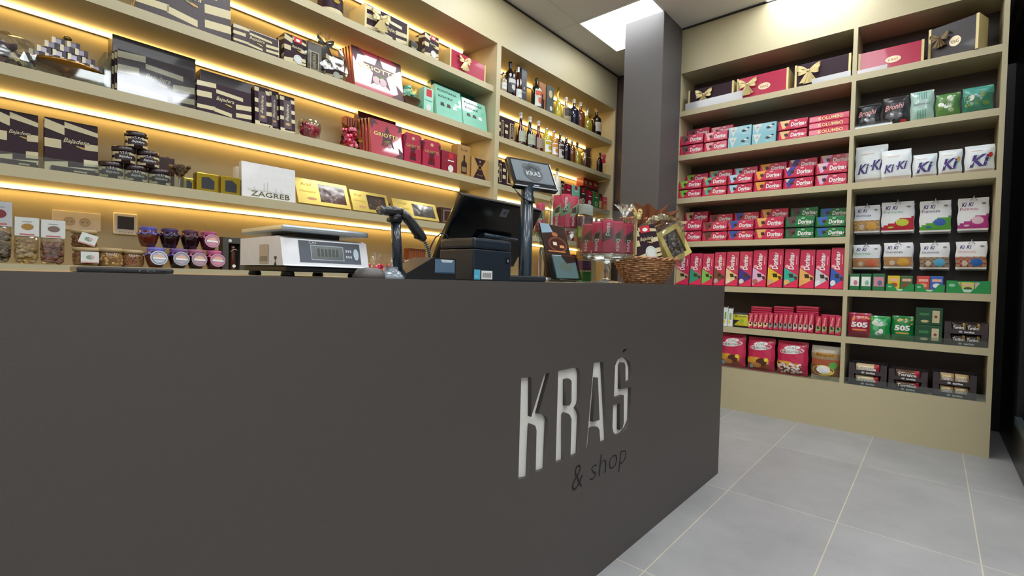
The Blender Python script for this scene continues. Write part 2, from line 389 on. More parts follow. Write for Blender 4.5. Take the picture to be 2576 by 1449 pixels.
# ------------------------------------------------------------------ the counter with its cut-out lettering
YC, XC, HC = .8305, 2.6457, .9925
def cw(u, v):   # lettering outline points measured on the front panel
    d = _ray(1200+u/3.22, 850+v/3.22); k = YC/d.y; return (round(d.x*k, 4), round(1+d.z*k, 4))
K_ = [(335,1148),(358,325),(442,318),(440,640),(548,288),(588,283),(497,615),(530,620),(560,632),(575,660),(557,1065),(475,1090),(483,750),(473,712),(442,697),(437,720),(420,1130)]
R_ = [(637,1012),(658,268),(800,238),(825,250),(837,285),(834,505),(828,540),(808,570),(828,600),(836,640),(824,942),(757,965),(766,660),(752,622),(722,606),(708,625),(707,992)]
RI = [(722,340),(750,330),(767,350),(765,520),(750,548),(721,550)]
A_ = [(885,905),(946,204),(1022,193),(1056,832),(1000,850),(992,745),(980,722),(955,722),(930,735),(917,895)]
AI = [(966,325),(980,322),(993,665),(938,680)]
S_ = [(1250,345),(1250,240),(1235,190),(1205,160),(1175,154),(1140,175),(1119,225),(1109,488),(1190,464),(1189,690),(1178,735),(1157,746),(1158,530),(1103,545),(1097,720),(1105,765),(1132,793),(1175,775),(1212,730),(1240,670),(1248,400),(1165,416),(1166,225),(1176,203),(1194,200),(1203,225),(1203,357)]
AC = [(1167,98),(1220,88),(1187,131)]
cu = bpy.data.curves.new('panel', 'CURVE'); cu.dimensions = '2D'; cu.fill_mode = 'BOTH'; cu.extrude = .006
for pl in [[(-2.0, .0), (XC, .0), (XC, HC), (-2.0, HC)]] + [[cw(*q) for q in g] for g in (K_, R_, RI, A_, AI, S_, AC)]:
    sp = cu.splines.new('POLY'); sp.points.add(len(pl)-1); sp.use_cyclic_u = True
    for i, (x, z) in enumerate(pl): sp.points[i].co = (x, z, 0, 1)
to = bpy.data.objects.new('t', cu); COL.objects.link(to)
pmesh = bpy.data.meshes.new_from_object(to.evaluated_get(bpy.context.evaluated_depsgraph_get()))
bpy.data.objects.remove(to); pmesh.materials.clear(); pmesh.materials.append(HPL)
for v in pmesh.vertices: v.co = Vector((v.co.x, YC+.006-v.co.z, v.co.y))
ct = empty('sales_counter', (0, 0, 0), label='long dark grey-brown sales counter with large cut-out white lettering', cat='counter')
obj('front_panel', pmesh, ct, label='dark matt front panel with cut-out letters')
a = MB(); a.box(.95, 1.70, YC+.0125, YC+.02, .42, .79, M('#e2e2dc', .5)); obj('letter_backing', a, ct, label='white board seen through the letters')
a = MB(); a.T = Matrix.Translation((0, YC, 0))
a.txt('&', 1.288, .378, .078, M('#0c0a0c', .6), 1, wd=.062, shear=.1, off=-.012); obj('lettering', a, ct, label='thin black engraved sign under the big letters'); a = MB(); a.T = Matrix.Translation((0, YC, 0))
a.txt('shop', 1.487, .366, .098, M('#0c0a0c', .6), 1, wd=.248, shear=.12, off=-.016); obj('lettering', a, ct, label='thin black engraved word under the big letters')
a = MB(); a.box(-2.0, XC, YC+.021, 1.53, .0, .955, HPL); obj('body', a, ct)
a = MB(); a.box(-2.0, XC, YC+.013, 1.55, .956, HC-.002, M('#5a554e', .35)); obj('countertop', a, ct)


# ================================================================== goods: shared builders
def side_T(d): return Matrix.Translation((0, d, 0)) @ Matrix.Rotation(-math.pi/2, 4, 'Z')
def rside_T(w): return Matrix.Translation((w, 0, 0)) @ Matrix.Rotation(math.pi/2, 4, 'Z')
def stripes(a, w, h, lay=1, port=False):
    """cream blocks and slanted bars on the dark brown carton"""
    R = lambda u0, v0, u1, v1, k=0: a.poly([(u0*w, v0*h), (u1*w, (v0-k)*h), (u1*w, (v1-k)*h), (u0*w, v1*h)], CREAM, lay)
    if port:
        R(0, .80, .36, .97, .08); a.poly([(.36*w, .86*h), (w, .78*h), (w, .86*h), (.36*w, .97*h)], CREAM, lay)
        R(0, .46, .30, .62); R(.74, .50, w/w, .62, -.01); R(0, .02, .42, .18, -.06); R(.72, .20, 1, .32, -.01)
        R(.42, .06, 1, .14, -.04)
    else:
        R(0, .80, .34, .95, -.04); R(0, .46, .26, .64, -.03); R(.34, .70, .84, .82, .06)
        R(.70, .34, 1, .50, -.05); R(0, .10, .32, .22, -.02); R(.30, .10, .62, .22, .07); R(.70, .08, 1, .22, -.04)
def bajadera(a, cu, cv, wd, k=3, rot=0.):
    hh = wd*.30
    a.txt('Bajadera', cu, cv, hh, M('#241a20', .4), k, wd=wd, shear=.35, off=.035, rot=rot)
    a.txt('Bajadera', cu, cv, hh, CREAM, k+1, wd=wd*.97, shear=.35, off=.008, rot=rot)
    a.disc(cu+wd*.22, cv-hh*.85, wd*.16, hh*.16, M('#c79a55', .4), k+1, rot=-.25); a.disc(cu+wd*.06, cv-hh*.72, wd*.08, hh*.13, M('#8e9a4a', .4), k+1, rot=-.2)
def striped_box(w, h, d, port=False, logo=True, stick=False, redtag=False, clear=False):
    a = MB(); a.cbox(0, w, 0, d, 0, h, BROWNF if clear else BROWN, .0025); stripes(a, w, h, 1, port)
    a.T = side_T(d); stripes(a, d, h, 1, True); a.T = Matrix.Identity(4)
    if logo: bajadera(a, w*(.58 if port else .5), h*(.62 if port else .52), w*(.5 if port else .34))
    if redtag: a.rect(w*.42, h*.80, w*.78, h*1.0-.002, M('#c8202f', .4), 3); a.disc(w*.6, h*.88, w*.1, w*.06, WHITE, 4)
    if stick: a.disc(w*.62, h*.24, w*.2, w*.2, OFFW, 5, 18); a.ring(w*.62, h*.24, w*.15, w*.16, GREY, 6)
    return a
def plain_box(w, h, d, m, c=.0025):
    a = MB(); a.cbox(0, w, 0, d, 0, h, m, c); return a
def griotte(w, h, d, star=True, txt='GRIOTTE'):
    a = MB(); a.cbox(0, w, 0, d, 0, h, CRIMF, .0025); ST = M('#4a1020', .35)
    def star_(cu, cv, r, k=1, n=5, ph=.3):
        p = []
        for i in range(2*n):
            rr = r if i % 2 == 0 else r*.42; t = ph+math.pi*i/n
            p.append((min(max(cu+rr*math.cos(t), .001), w-.001), min(max(cv+rr*math.sin(t), .001), h-.001)))
        a.add([a.P(cu, cv, k)]+[a.P(u, v, k) for u, v in p], [(0, i+1, (i+1) % (2*n)+1) for i in range(2*n)], ST)
    star_(w*.52, h*.55, w*.34); star_(w*.05, h*.93, w*.22, ph=1.); star_(w*.98, h*.93, w*.2); star_(w*.97, h*.1, w*.25, ph=.8)
    a.txt(txt, w*.48, h*.60, h*.11, M('#e0c77c', .3, .5), 3, wd=w*.74, off=.004)
    for q in (-.06, .07): a.disc(w*(.5+q), h*.33, w*.075, w*.075, M('#7a0f22', .15, coat=.5), 3)
    a.disc(w*.5, h*.42, w*.12, w*.03, M('#5d7a3a', .5), 2, rot=.3)
    a.T = side_T(d)
    a.rect(.002, 0.002, d-.002, h-.002, M('#c98d5a', .35, .3), 1); return a
def bow(sz, m, tails=1.):
    sz = sz*1.2
    """ribbon bow seen from the front: two loops, a knot and hanging tails"""
    a = MB()
    for sx in (-1, 1):
        for (ang, L, wd) in ((.45, sz*.62, sz*.20), (-.12, sz*.5, sz*.17)):
            P = []; n = 12
            for i in range(n+1):
                t = i/n*2*math.pi; r = L*math.sin(t/2); u = r*math.cos(ang+(t-math.pi)*.16); v = r*math.sin(ang+(t-math.pi)*.16); y = -.35*sz*.3*math.sin(t)*1.0
                wv = wd*(.35+.65*math.sin(t/2)); P += [(sx*u, y-.006, v-wv*.5), (sx*u, y-.006, v+wv*.5)]
            a.add(P, [(2*i, 2*i+1, 2*i+3, 2*i+2) for i in range(n)], m, True)
        for (tx, tz) in ((.34, -.72), (.12, -.8)):
            P = []; n = 6
            for i in range(n+1):
                t = i/n; u = sx*sz*tx*t*tails; v = sz*tz*t*tails; ww = sz*(.05+.09*t); y = -.008-.02*math.sin(t*4)*sz
                P += [(u-ww, y, v), (u+ww, y-.006, v)]
            a.add(P, [(2*i, 2*i+1, 2*i+3, 2*i+2) for i in range(n)], m, True)
    a.ball((0, -.012, 0), sz*.09, m, 1, (1, .6, 1.1)); return a
def gift_box(w, h, d, m, label, loc, rz=0., emblem=False, bowx=.28, bowm=None, group=None, bsz=None, bajad=False):
    t = empty('gift_box', loc, rz, label=label, cat='gift box', group=group)
    a = MB(); a.cbox(0, w, 0, d, 0, h, m, .003)
    if bajad:
        stripes(a, w, h, 1); a.txt('Bajadera', w*.66, h*.42, h*.2, CREAM, 3, wd=w*.42, shear=.35, off=.01)
        a.T = side_T(d); a.rect(.002, .002, d-.002, h-.002, M('#c2a36a', .4), 1); a.T = Matrix.Identity(4)
    if emblem: a.disc(w*.55, h*.42, w*.12, h*.15, M('#e3d2b0', .35, .3), 2, 18); a.txt('KRAŠ', w*.55, h*.42, h*.13, m, 3, wd=w*.15)
    obj('carton', a, t)
    a = MB(); g = .012
    a.box(-.0015, g, -.0015, d+.001, -.0 , h+.0015, GOLDP); obj('edge_band', a, t)
    a = MB(); a.box(w-g, w+.0015, -.0015, d+.001, 0, h+.0015, GOLDP); obj('edge_band', a, t)
    if bsz != 0:
        a = bow(bsz or h*.62, tails=.84, m=bowm or M('#cdba84', .35, .25)); o = obj('ribbon_bow', a, t, loc=(w*bowx, -.012, h*.62))
    return t
def tall_pack(w, h, d):
    a = MB(); a.cbox(0, w, 0, d, 0, h, BROWN, .002)
    for v0, s in ((.86, 1), (.58, 0), (.34, 1), (.02, 0)):
        a.rect(0, v0*h, w*.3, (v0+.1)*h, CREAM); a.rect(w*.72, (v0-.04)*h if v0 > .1 else .05*h, w, (v0+.06)*h, CREAM)
    a.rect(w*.1, .02*h, w*.9, .07*h, CREAM, 2)
    a.rect(w*.24, h*.12, w*.76, h*.88, M('#4a3440', .35), 2)
    a.txt('Bajadera', w*.5, h*.55, w*.24, CREAM, 3, wd=h*.45, rot=math.pi/2-.05, shear=.35, off=.01)
    a.disc(w*.5, h*.24, w*.16, w*.1, M('#c79a55', .4), 3); return a
def heap(a, n, w0, w1, z0, z1, mats, r, sub=1, jit=0., sc=(1, 1, 1), cx=0, cy=0, sy=1.):
    for i in range(n):
        t = (i+.5)/n; rr = (w0+(w1-w0)*t); q = rnd.random()**.5*rr; an = rnd.random()*6.283
        a.ball((cx+q*math.cos(an), cy+q*math.sin(an)*sy, z0+(z1-z0)*t+rnd.uniform(-.3, .3)*r), r*rnd.uniform(.85, 1.1), rnd.choice(mats), sub, sc, jit)
def bottle(loc, label, group, h, r, prof, glass, capm, lab=None, labz=(.2, .5), labtxt=None, cap='round', rz=0., sy=1., flat=None, labart=None, cat='bottle'):
    """body of revolution + cap + printed label; prof = [(radius fraction, height fraction)]"""
    t = empty('bottle', loc, rz, label=label, cat=cat, group=group)
    a = MB(); a.lathe([(p*r, q*h) for p, q in prof], glass, 20, sy=sy); obj('body', a, t)
    zn = prof[-1][1]*h; rn = prof[-1][0]*r
    a = MB()
    if cap == 'ball': a.lathe([(rn*1.1, zn), (rn*1.25, zn+.06*h), (rn*.9, zn+.07*h)], capm, 14); a.ball((0, 0, zn+.12*h), r*.36, capm, 2)
    elif cap == 'long': a.lathe([(rn*1.12, zn-.12*h), (rn*1.2, zn+.02*h), (rn*1.15, h), (0, h)], capm, 14)
    else: a.lathe([(rn*1.25, zn-.01*h), (rn*1.3, h*.97), (rn*.9, h), (0, h)], capm, 14)
    obj('cap', a, t)
    if lab:
        a = MB(); rr = max(p for p, q in prof)*r*1.012; z0, z1 = labz[0]*h, labz[1]*h; n = 12; A0, A1 = math.pi*1.15, math.pi*1.85
        a.surf = lambda u, v, k: ((rr+.0005*k)*math.cos(A0+(A1-A0)*u), (rr+.0005*k)*math.sin(A0+(A1-A0)*u)*sy, z0+(z1-z0)*v)
        a.rect(0, 0, 1, 1, lab, 1)
        if labart: a.rect(0.05, .62, .95, .9, labart, 2); a.disc(.5, .35, .22, .2, labart, 2)
        if labtxt: a.txt(labtxt, .5, .72, .13, M('#2a2420', .5) if lab in (WHITE, OFFW, CREAM) else CREAM, 3, wd=.7)
        else: a.rect(.2, .5, .8, .54, GREY, 3)
        obj('bottle_label', a, t)
    return t
PB = [(.0, 0), (.92, 0), (1, .02), (1, .60), (.95, .66), (.4, .76), (.3, .80), (.28, .93)]           # straight spirit bottle
PW = [(.0, 0), (.95, 0), (1, .02), (1, .55), (.8, .64), (.38, .72), (.34, .93)]                      # wine bottle
PR = [(.0, 0), (.75, 0), (.95, .05), (1, .2), (.95, .38), (.72, .52), (.3, .60), (.24, .80)]         # rounded flask
PD = [(.0, 0), (.98, 0), (1, .03), (.88, .28), (.62, .48), (.3, .58), (.26, .80)]                    # tapering decanter
def jar_cloth(loc, label, fabric, jam, tagged, disc_m, group, s=1.):
    t = empty('jam_jar', loc, label=label, cat='jar', group=group)
    a = MB(); a.lathe([(0, 0), (.026*s, 0), (.033*s, .02*s), (.040*s, .05*s), (.036*s, .068*s), (.03*s, .075*s)], jam, 20); obj('glass_body', a, t)
    a = MB(); P = []; n = 40
    rings = [(.0, .092), (.028, .092), (.0335, .088), (.0335, .08), (.031, .074), (.042, .058)]
    for j, (r, z) in enumerate(rings):
        for i in range(n):
            k = 1+(.07*math.sin(i*2*math.pi*10/n) if j == 5 else .02*math.sin(i*2*math.pi*10/n)*(j > 3)); P.append((r*s*k*math.cos(2*math.pi*i/n), r*s*k*math.sin(2*math.pi*i/n), (z+(.004*math.sin(i*2*math.pi*7/n) if j == 5 else 0))*s))
    a.add(P, [(j*n+i, j*n+(i+1) % n, (j+1)*n+(i+1) % n, (j+1)*n+i) for j in range(5) for i in range(n)], fabric, True); obj('cloth_lid', a, t)
    if tagged:
        a = MB(); a.T = Matrix.Translation((.004, -.044*s, .045*s)) @ Matrix.Rotation(-.12, 4, 'X')
        a.disc(0, 0, .033*s, .033*s, disc_m, 0, 24); a.ring(0, 0, .024*s, .028*s, M('#8c8a88', .5), 1, 24); a.disc(0, .004*s, .019*s, .012*s, M('#e2b79a', .5), 1, 16)
        a.poly([(-.024*s, -.006*s), (.024*s, -.008*s), (.025*s, .0), (-.023*s, .003*s)], WHITE, 3)
        a.T = a.T @ Matrix.Translation((0, .0015, 0)); a.disc(0, 0, .033*s, .033*s, disc_m, 0, 24)
        obj('round_tag', a, t)
    return t
def pouch(w, h, t, colfn, NU=16, NV=20, seal=.06):
    """filled bag with crimped top and bottom; returns builder whose art drapes over the bulge"""
    a = MB()
    def bul(u, v):
        x = 2*u/w-1; y = 2*v/h-1; y = max(-1, min(1, y/(1-seal)))
        p = max(0, (1-abs(x)**3))*max(0, (1-abs(y)**4))
        return .04+p*.96*(1+.05*math.sin(u*90+v*40)*math.sin(v*70))
    F = lambda u, v, k: (w*.02+u*.96+(.0022*math.sin(v*60)*(abs(2*u/w-1))), .5*t*(1-bul(u, v))-.0007*k, v)
    G = [F(w*i/NU, h*j/NV, 0) for j in range(NV+1) for i in range(NU+1)]
    for j in range(NV):
        for i in range(NU):
            q = [j*(NU+1)+i, j*(NU+1)+i+1, (j+1)*(NU+1)+i+1, (j+1)*(NU+1)+i]
            a.add([G[k] for k in q], [(0, 1, 2, 3)], colfn((i+.5)/NU, (j+.5)/NV), True)
    B = [(x, t-y, z) for x, y, z in G]
    a.add(B, [(j*(NU+1)+i, (j+1)*(NU+1)+i, (j+1)*(NU+1)+i+1, j*(NU+1)+i+1) for j in range(NV) for i in range(NU)], colfn(.5, .97), True)
    e = []
    for j in range(NV):
        for c in (0, NU): p, q = j*(NU+1)+c, (j+1)*(NU+1)+c; a.add([G[p], G[q], B[q], B[p]], [(0, 1, 2, 3)], colfn(.02, (j+.5)/NV))
    for i in range(NU):
        for r in (0, NV): p, q = r*(NU+1)+i, r*(NU+1)+i+1; a.add([G[p], G[q], B[q], B[p]], [(0, 1, 2, 3)], colfn((i+.5)/NU, r/NV))
    a.surf = F; return a
def cello_wrap(w, h, d, jit=.12, top=True):
    """crinkled clear wrapper around a box-shaped space, gathered at the top"""
    bm = bmesh.new(); bmesh.ops.create_icosphere(bm, subdivisions=3, radius=1); r2 = random.Random(int(w*1000)+int(h*1000))
    for v in bm.verts:
        c = v.co; f = lambda q: math.copysign(abs(q)**.45, q); k = 1+(r2.random()-.5)*jit
        z = (f(c.z)+1)/2; taper = 1-.75*max(0, z-.72)/.28 if top else 1
        v.co = Vector((f(c.x)*w/2*k*taper, f(c.y)*d/2*k*taper, .001+z*h*(1+(k-1)*.5)))
    a = MB(); bm.verts.index_update(); a.add([v.co[:] for v in bm.verts], [[v.index for v in q.verts] for q in bm.faces], CELLO); bm.free(); return a
def ruff(r, h, m, n=14, seed=1, cone=1.6):
    """splayed gathered frill of film or tissue"""
    a = MB(); q = random.Random(seed); P = []; N = n*2
    for j, (rr, z) in enumerate(((.18, 0), (.55, .5), (1., 1.))):
        for i in range(N):
            k = rr*r*(1+(q.random()-.5)*.35*j)*(1 if i % 2 else 1-.28*j/2); P.append((k*math.cos(2*math.pi*i/N), k*math.sin(2*math.pi*i/N), z*h*(1+(q.random()-.5)*.4*(j > 0))))
    a.add(P, [(j*N+i, j*N+(i+1) % N, (j+1)*N+(i+1) % N, (j+1)*N+i) for j in range(2) for i in range(N)], m); return a
def cup_glass(loc, label, r, hb, hs, rf, filled, cat='glass', seg=28, fm=None, name='dessert_glass', nut=.012, sub=1):
    t = empty(name, loc, label=label, cat=cat)
    a = MB(); a.lathe([(rf, 0), (rf*.9, .004), (.006, .012), (.005, hs-.004), (.010, hs), (r, hs+hb)], GLASSY, seg, cap=False); obj('glass_body', a, t)
    if filled:
        a = MB(); heap(a, 60, .004, r*.84, hs+.016, hs+hb*.95, filled, nut, sub, .3); tag(obj('filling', a, t), kind='stuff')
    return t

# ================================================================== left wall, top shelf (A)
G_A = 'boxes on the top shelf of the long cabinet'
z = ZS[0]
x, w, h = SL(z, 820, 878, -40)
a = MB(); r = w/2; a.lathe([(r*.96, 0), (r, .004), (r, .045)], CREAM, 24, r, r); a.lathe([(r, .045), (r, .12)], BROWN, 24, r, r, cap=False); a.lathe([(r, .12), (r, .17), (0, .17)], CREAM, 24, r, r, cap=False)
a.disc(r, .09, .02, .012, GOLD, 4); obj('round_tin', a, loc=(x, 2.68, z+.001), label='round brown and cream striped canister at the left end of the top shelf', cat='canister')
x, w, h = SL(z, 918, 1027, 6)
gift_box(w, h, .18, BROWN, 'striped brown gift box with large gold bow on the top left shelf', (x, 2.668, z+.001), bajad=True, bowx=.32, bsz=h*.62)
for k, (p0, p1, yt) in enumerate(((1031, 1041, 90), (1042, 1052, 96))):
    x, w, h = SL(z, p0, p1, yt)
    a = plain_box(.05, .07, .05, BROWN2, .003); a.rect(.006, .012, .044, .03, CREAM)
    obj('truffle_box', a, loc=(x-.02, 2.675+.07*(1-k), z+.001), label=['rear small dark truffle box beside the bow gift box, top shelf', 'front small dark truffle box beside the bow gift box, top shelf'][k], cat='box', group='small truffle boxes')
x, w, h = SL(z, 1069, 1104, 78)
obj('striped_box', striped_box(w, h, .11, True, stick=True, redtag=True), loc=(x, 2.67, z+.001), label='striped box with red tag and round sticker, on the top shelf', cat='box', group=G_A)
x, w, h = SL(z, 1132, 1221, 120)
gift_box(w, h, .2, CRIM, 'crimson gift box with gold bow at the right end of the top left shelf', (x, 2.668, z+.001), bowx=.36, bsz=h*.6)

# ================================================================== second shelf (B)
z = ZS[1]
x, w, h = SL(z, 342, 582, 0); h = .275
obj('striped_box', striped_box(w, h, .10, clear=True), loc=(x, 2.668, z+.001), rot=(-.10, 0, 0), label='largest striped brown and cream box, cut by the top edge of the photo', cat='box', group='striped boxes on the second shelf')
x, w, h = SL(z, 588, 703, 62)
obj('striped_box', striped_box(w, h, .12, clear=True), loc=(x, 2.668, z+.001), rot=(-.10, 0, 0), label='medium striped box with glare, between the largest box and the red-tagged box', cat='box', group='striped boxes on the second shelf')
x, w, h = SL(z, 715, 770, 80)
obj('striped_box', striped_box(w, h, .12, True, stick=True, redtag=True), loc=(x, 2.668, z+.001), label='striped box with red tag and round sticker left of the black-bowed gift bag', cat='box', group='striped boxes on the second shelf')
x, w, h = SL(z, 778, 814, 98)
a = plain_box(w, h, .06, M('#2c2226', .3, coat=.3)); a.rect(w*.2, h*.12, w*.8, h*.72, CREAM); a.rect(w*.26, h*.15, w*.74, h*.69, M('#3a2c30', .4), 2)
a.txt('BAJADERA', w*.5, h*.42, w*.3, CREAM, 3, wd=h*.46, rot=math.pi/2, off=.01)
obj('liqueur_box', a, loc=(x, 2.69, z+.001), label='tall dark box with framed vertical lettering inside the black-bowed gift bag', cat='box')
x2, w2, h2 = SL(z, 824, 868, 128)
obj('striped_box', striped_box(w2, h2, .07, True, stick=True), loc=(x2, 2.69, z+.001), label='small striped box inside the black-bowed cellophane gift bag', cat='box')
t = empty('gift_bag', ((x+x2+w2)/2, 2.725, z+.001), label='cellophane gift bag tied with a black bow, second shelf from top', cat='gift bag')
obj('cellophane', cello_wrap(x2+w2-x+.06, h+.05, .16), t); a = bow(.075, M('#1a1316', .4)); obj('ribbon_bow', a, t, loc=(.0, -.02, h+.025)); obj('gathered_top', ruff(.05, .045, CELLO), t, loc=(0, 0, h+.035))
x, w, h = SL(z, 893, 1018, 108); h *= 1.04
gm = griotte(w, h, .022).mesh('box')
GG = ['front large glossy crimson box with white glare, second shelf', 'second large crimson box, just behind the glossy front one', 'third large crimson box in the leaning row, second shelf', 'fourth large crimson box in the leaning row, second shelf', 'rearmost large crimson box in the leaning row, second shelf']
for k in range(5): obj('chocolate_box', gm, loc=(x-.004*k, 2.668+.026*k, z+.002), rot=(-.2, 0, 0), label=GG[k], cat='box', group='large crimson boxes on the second shelf')
xc = (XL(1010, z)+XL(1066, z))/2; rr = (XL(1066, z)-XL(1010, z))/2
a = MB(); a.lathe([(rr*.5, 0), (rr*.6, .01), (rr*.95, .05), (rr*.97, .055)], M('#6e5a40', .3, .4), 20)
rr = .052; t = empty('sweet_bowl', (xc, 2.725, z+.001), label='small bowl heaped with mint green wrapped cubes beside the crimson box', cat='bowl'); obj('bowl', a, t)
a = MB()
for i in range(64):
    q = .052*rnd.random()**.5; an = rnd.random()*6.28; zz = .065+.085*rnd.random()*(1.15-q/.06); a.T = Matrix.Translation((q*math.cos(an), q*math.sin(an), zz)) @ Matrix.Rotation(rnd.random()*3, 4, Vector((rnd.random()+.1, rnd.random(), rnd.random())).normalized())
    a.box(-.013, .013, -.013, .013, -.011, .011, rnd.choice([MINT, M('#a9e3cb', .3, coat=.3), M('#5cae96', .3), GOLD]))
tag(obj('wrapped_sweets', a, t), kind='stuff'); obj('ribbon_bow', bow(.04, GOLD), t, loc=(.03, -.02, .12))
x, w, h = SL(z, 1068, 1092, 216)
a = plain_box(w, h, .06, MINT); a.rect(w*.25, h*.66, w*.8, h*.95, M('#c8202f', .4)); a.txt('fontana', w*.5, h*.5, h*.07, MINTD, 2, wd=w*.8); a.disc(w*.5, h*.22, w*.26, w*.26, OFFW, 2)
obj('mint_box', a, loc=(x, 2.675, z+.001), label='narrow mint box with red tag and round sticker, left of the two large mint boxes', cat='box')
def fontana(w, h, d):
    a = MB(); a.cbox(0, w, 0, d, 0, h, MINTF, .003)
    a.txt('FONTANA', w*.46, h*.84, h*.07, M('#1f4a44', .4), 2, wd=w*.74, off=.03); a.txt('KOCKE', w*.38, h*.66, h*.07, M('#1f4a44', .4), 2, wd=w*.54, off=.03)
    for i in range(3): a.poly([(w*(.16+.24*i), h*.36), (w*(.32+.24*i), h*.36), (w*(.29+.24*i), h*.47), (w*(.18+.24*i), h*.47)], [CHOC, CHOC, WHITE][i], 2)
    a.txt('pralines', w*.45, h*.2, h*.03, M('#6fb79f', .5), 2, wd=w*.4); a.disc(w*.85, h*.6, w*.06, w*.05, M('#6fb79f', .4), 2)
    a.T = side_T(d); a.rect(.002, .002, d-.002, h-.002, M('#a9e0cd', .35), 1); return a
x, w, h = SL(z, 1101, 1166, 206)
obj('chocolate_box', fontana(w, h, .045), loc=(x, 2.672, z+.001), rot=(-.16, 0, 0), label='left large mint green chocolate box without glare, second shelf', cat='box', group='large mint green boxes')
x, w, h = SL(z, 1168, 1228, 240)
obj('chocolate_box', fontana(w, h, .045), loc=(x, 2.672, z+.001), rot=(-.16, 0, 0), label='right large mint green chocolate box with bright glare, near the divider', cat='box', group='large mint green boxes')
x, w, h = SL(z, 1092, 1200, 196, 2.80)
a = plain_box(w, h, .05, M('#2f6b5e', .35, coat=.3)); obj('chocolate_box', a, loc=(x, 2.82, z+.001), rot=(-.08, 0, 0), label='dark green box standing behind the two large mint green boxes', cat='box')

# ================================================================== third shelf (C)
z = ZS[2]
t = empty('sweet_bag', (XL(4, z, 2.76), 2.76, z+.001), label='clear bag of brown and cream wrapped sweets at the left edge, third shelf', cat='bag')
a = MB(); mm = [BROWN, CREAM, M('#6b5560', .25, coat=.3), M('#8a8590', .2, .3)]
for i in range(70):
    u = rnd.uniform(-.08, .08); zz = .021+rnd.uniform(.0, .10)*(1-abs(u)/.14); a.T = Matrix.Translation((u, rnd.uniform(-.06, .05), zz)) @ Matrix.Rotation(rnd.random()*3, 4, Vector((rnd.random()+.1, rnd.random(), rnd.random())).normalized())
    a.box(-.016, .016, -.009, .009, -.007, .007, mm[i % 4])
tag(obj('wrapped_sweets', a, t), kind='stuff'); obj('cellophane', cello_wrap(.20, .15, .17), t)
xc = XL(165, z, 2.78); AMB = M('#a8741c', .15, .55, coat=.5)
t = empty('cake_stand', (xc, 2.78, z+.001), label='gold footed cake stand carrying foil-wrapped chocolates, third shelf', cat='cake stand')
a = MB(); a.lathe([(.05, 0), (.046, .008), (.015, .02), (.013, .045), (.03, .055), (.115, .068), (.122, .078), (.118, .078), (.03, .066), (0, .064)], AMB, 36, cap=False); obj('plate', a, t)
pm_ = MB(); pm_.cbox(-.021, .021, -.014, .014, 0, .026, M('#8f8a98', .2, .5), .004); pm_.box(-.0215, -.010, -.0145, .0145, .001, .0265, M('#d4cdb0', .3, .3)); pm_.box(.007, .0195, -.0145, .0145, .001, .0265, M('#3a2c34', .3, coat=.4)); pm_ = pm_.mesh('foil_chocolate')
CLs = ['bottom layer', 'second layer', 'third layer', 'fourth layer']; zz = z+.0795
ORD = ['first', 'second', 'third', 'fourth', 'fifth', 'sixth', 'seventh', 'eighth', 'ninth', 'tenth', 'eleventh', 'twelfth', 'thirteenth', 'fourteenth', 'fifteenth', 'sixteenth', 'seventeenth', 'eighteenth']
for ly, (nx, ny) in enumerate(((5, 3), (4, 2), (3, 2), (2, 1))):
    for i in range(nx):
        for j in range(ny):
            obj('foil_chocolate', pm_, loc=(xc+(i-(nx-1)/2)*.046, 2.775+(j-(ny-1)/2)*.031, zz), rz=rnd.uniform(-.05, .05), label='foil chocolate on the gold stand, %s, %s from left%s' % (CLs[ly], ORD[i], ['', ' of the front row' if j == 0 else ' of the back row', ' of the %s row' % ['front', 'middle', 'back'][j]][ny-1]), cat='chocolate', group='foil chocolates on the gold stand')
    zz += .0275
a = MB(); a.ball((0, 0, .012), .013, M('#7d6a3c', .2, .6), 2, (1.2, 1, .8)); obj('foil_chocolate', a, loc=(xc+.004, 2.775, zz), label='single gold foil sweet topping the pyramid on the stand', cat='chocolate')
x = XL(262, z, 2.70)
a = MB(); a.box(0, .003, 0, .16, 0, .165, ACRYL); a.box(.0035, .02, 0, .003, 0, .165, ACRYL); a.box(.0035, .02, .157, .16, 0, .165, ACRYL); a.box(.02, .0225, 0, .16, 0, .165, ACRYL); obj('acrylic_case', a, loc=(x, 2.70, z+.001), label='slim clear acrylic case between cake stand and striped boxes', cat='case')
x, w, h = SL(z, 297, 490, 120)
sb = striped_box(w, h, .022).mesh('box')
for k in range(3): obj('striped_box', sb, loc=(x-.006*k, 2.668+.027*k, z+.002), rot=(-.06, 0, 0), label=['front wide striped box behind glossy film, third shelf', 'wide striped box second in the stack, third shelf', 'rearmost wide striped box in the stack, third shelf'][k], cat='box', group='wide striped boxes on the third shelf')
t = empty('clear_cover', (x-.004, 2.66, z+.001), label='glossy clear film cover over the wide striped box, third shelf', cat='cover')
a = MB(); a.box(0, w+.006, -.002, -.001, 0, h+.006, film('shrink_film', '#f2f4f6', .055, .06, bump=.25, bsc=3)); obj('film', a, t, rot=(-.06, 0, 0))
x, w, h = SL(z, 282, 492, 82, 2.79)
obj('dark_box', plain_box(w, h, .10, M('#2d1e24', .35, coat=.2)), loc=(x, 2.80, z+.001), label='large plain dark brown box behind the wide striped boxes', cat='box')
x, w, h = SL(z, 497, 634, 196)
obj('striped_box', striped_box(w, h, .05), loc=(x, 2.67, z+.001), rot=(-.10, 0, 0), label='landscape striped box without film, left of the tall packs', cat='box', group='wide striped boxes on the third shelf')
x, w, h = SL(z, 505, 640, 170, 2.80)
obj('dark_box', plain_box(w, h, .08, M('#35242a', .35, coat=.2)), loc=(x, 2.82, z+.001), label='smaller dark brown box behind the landscape striped box', cat='box')
tp = None
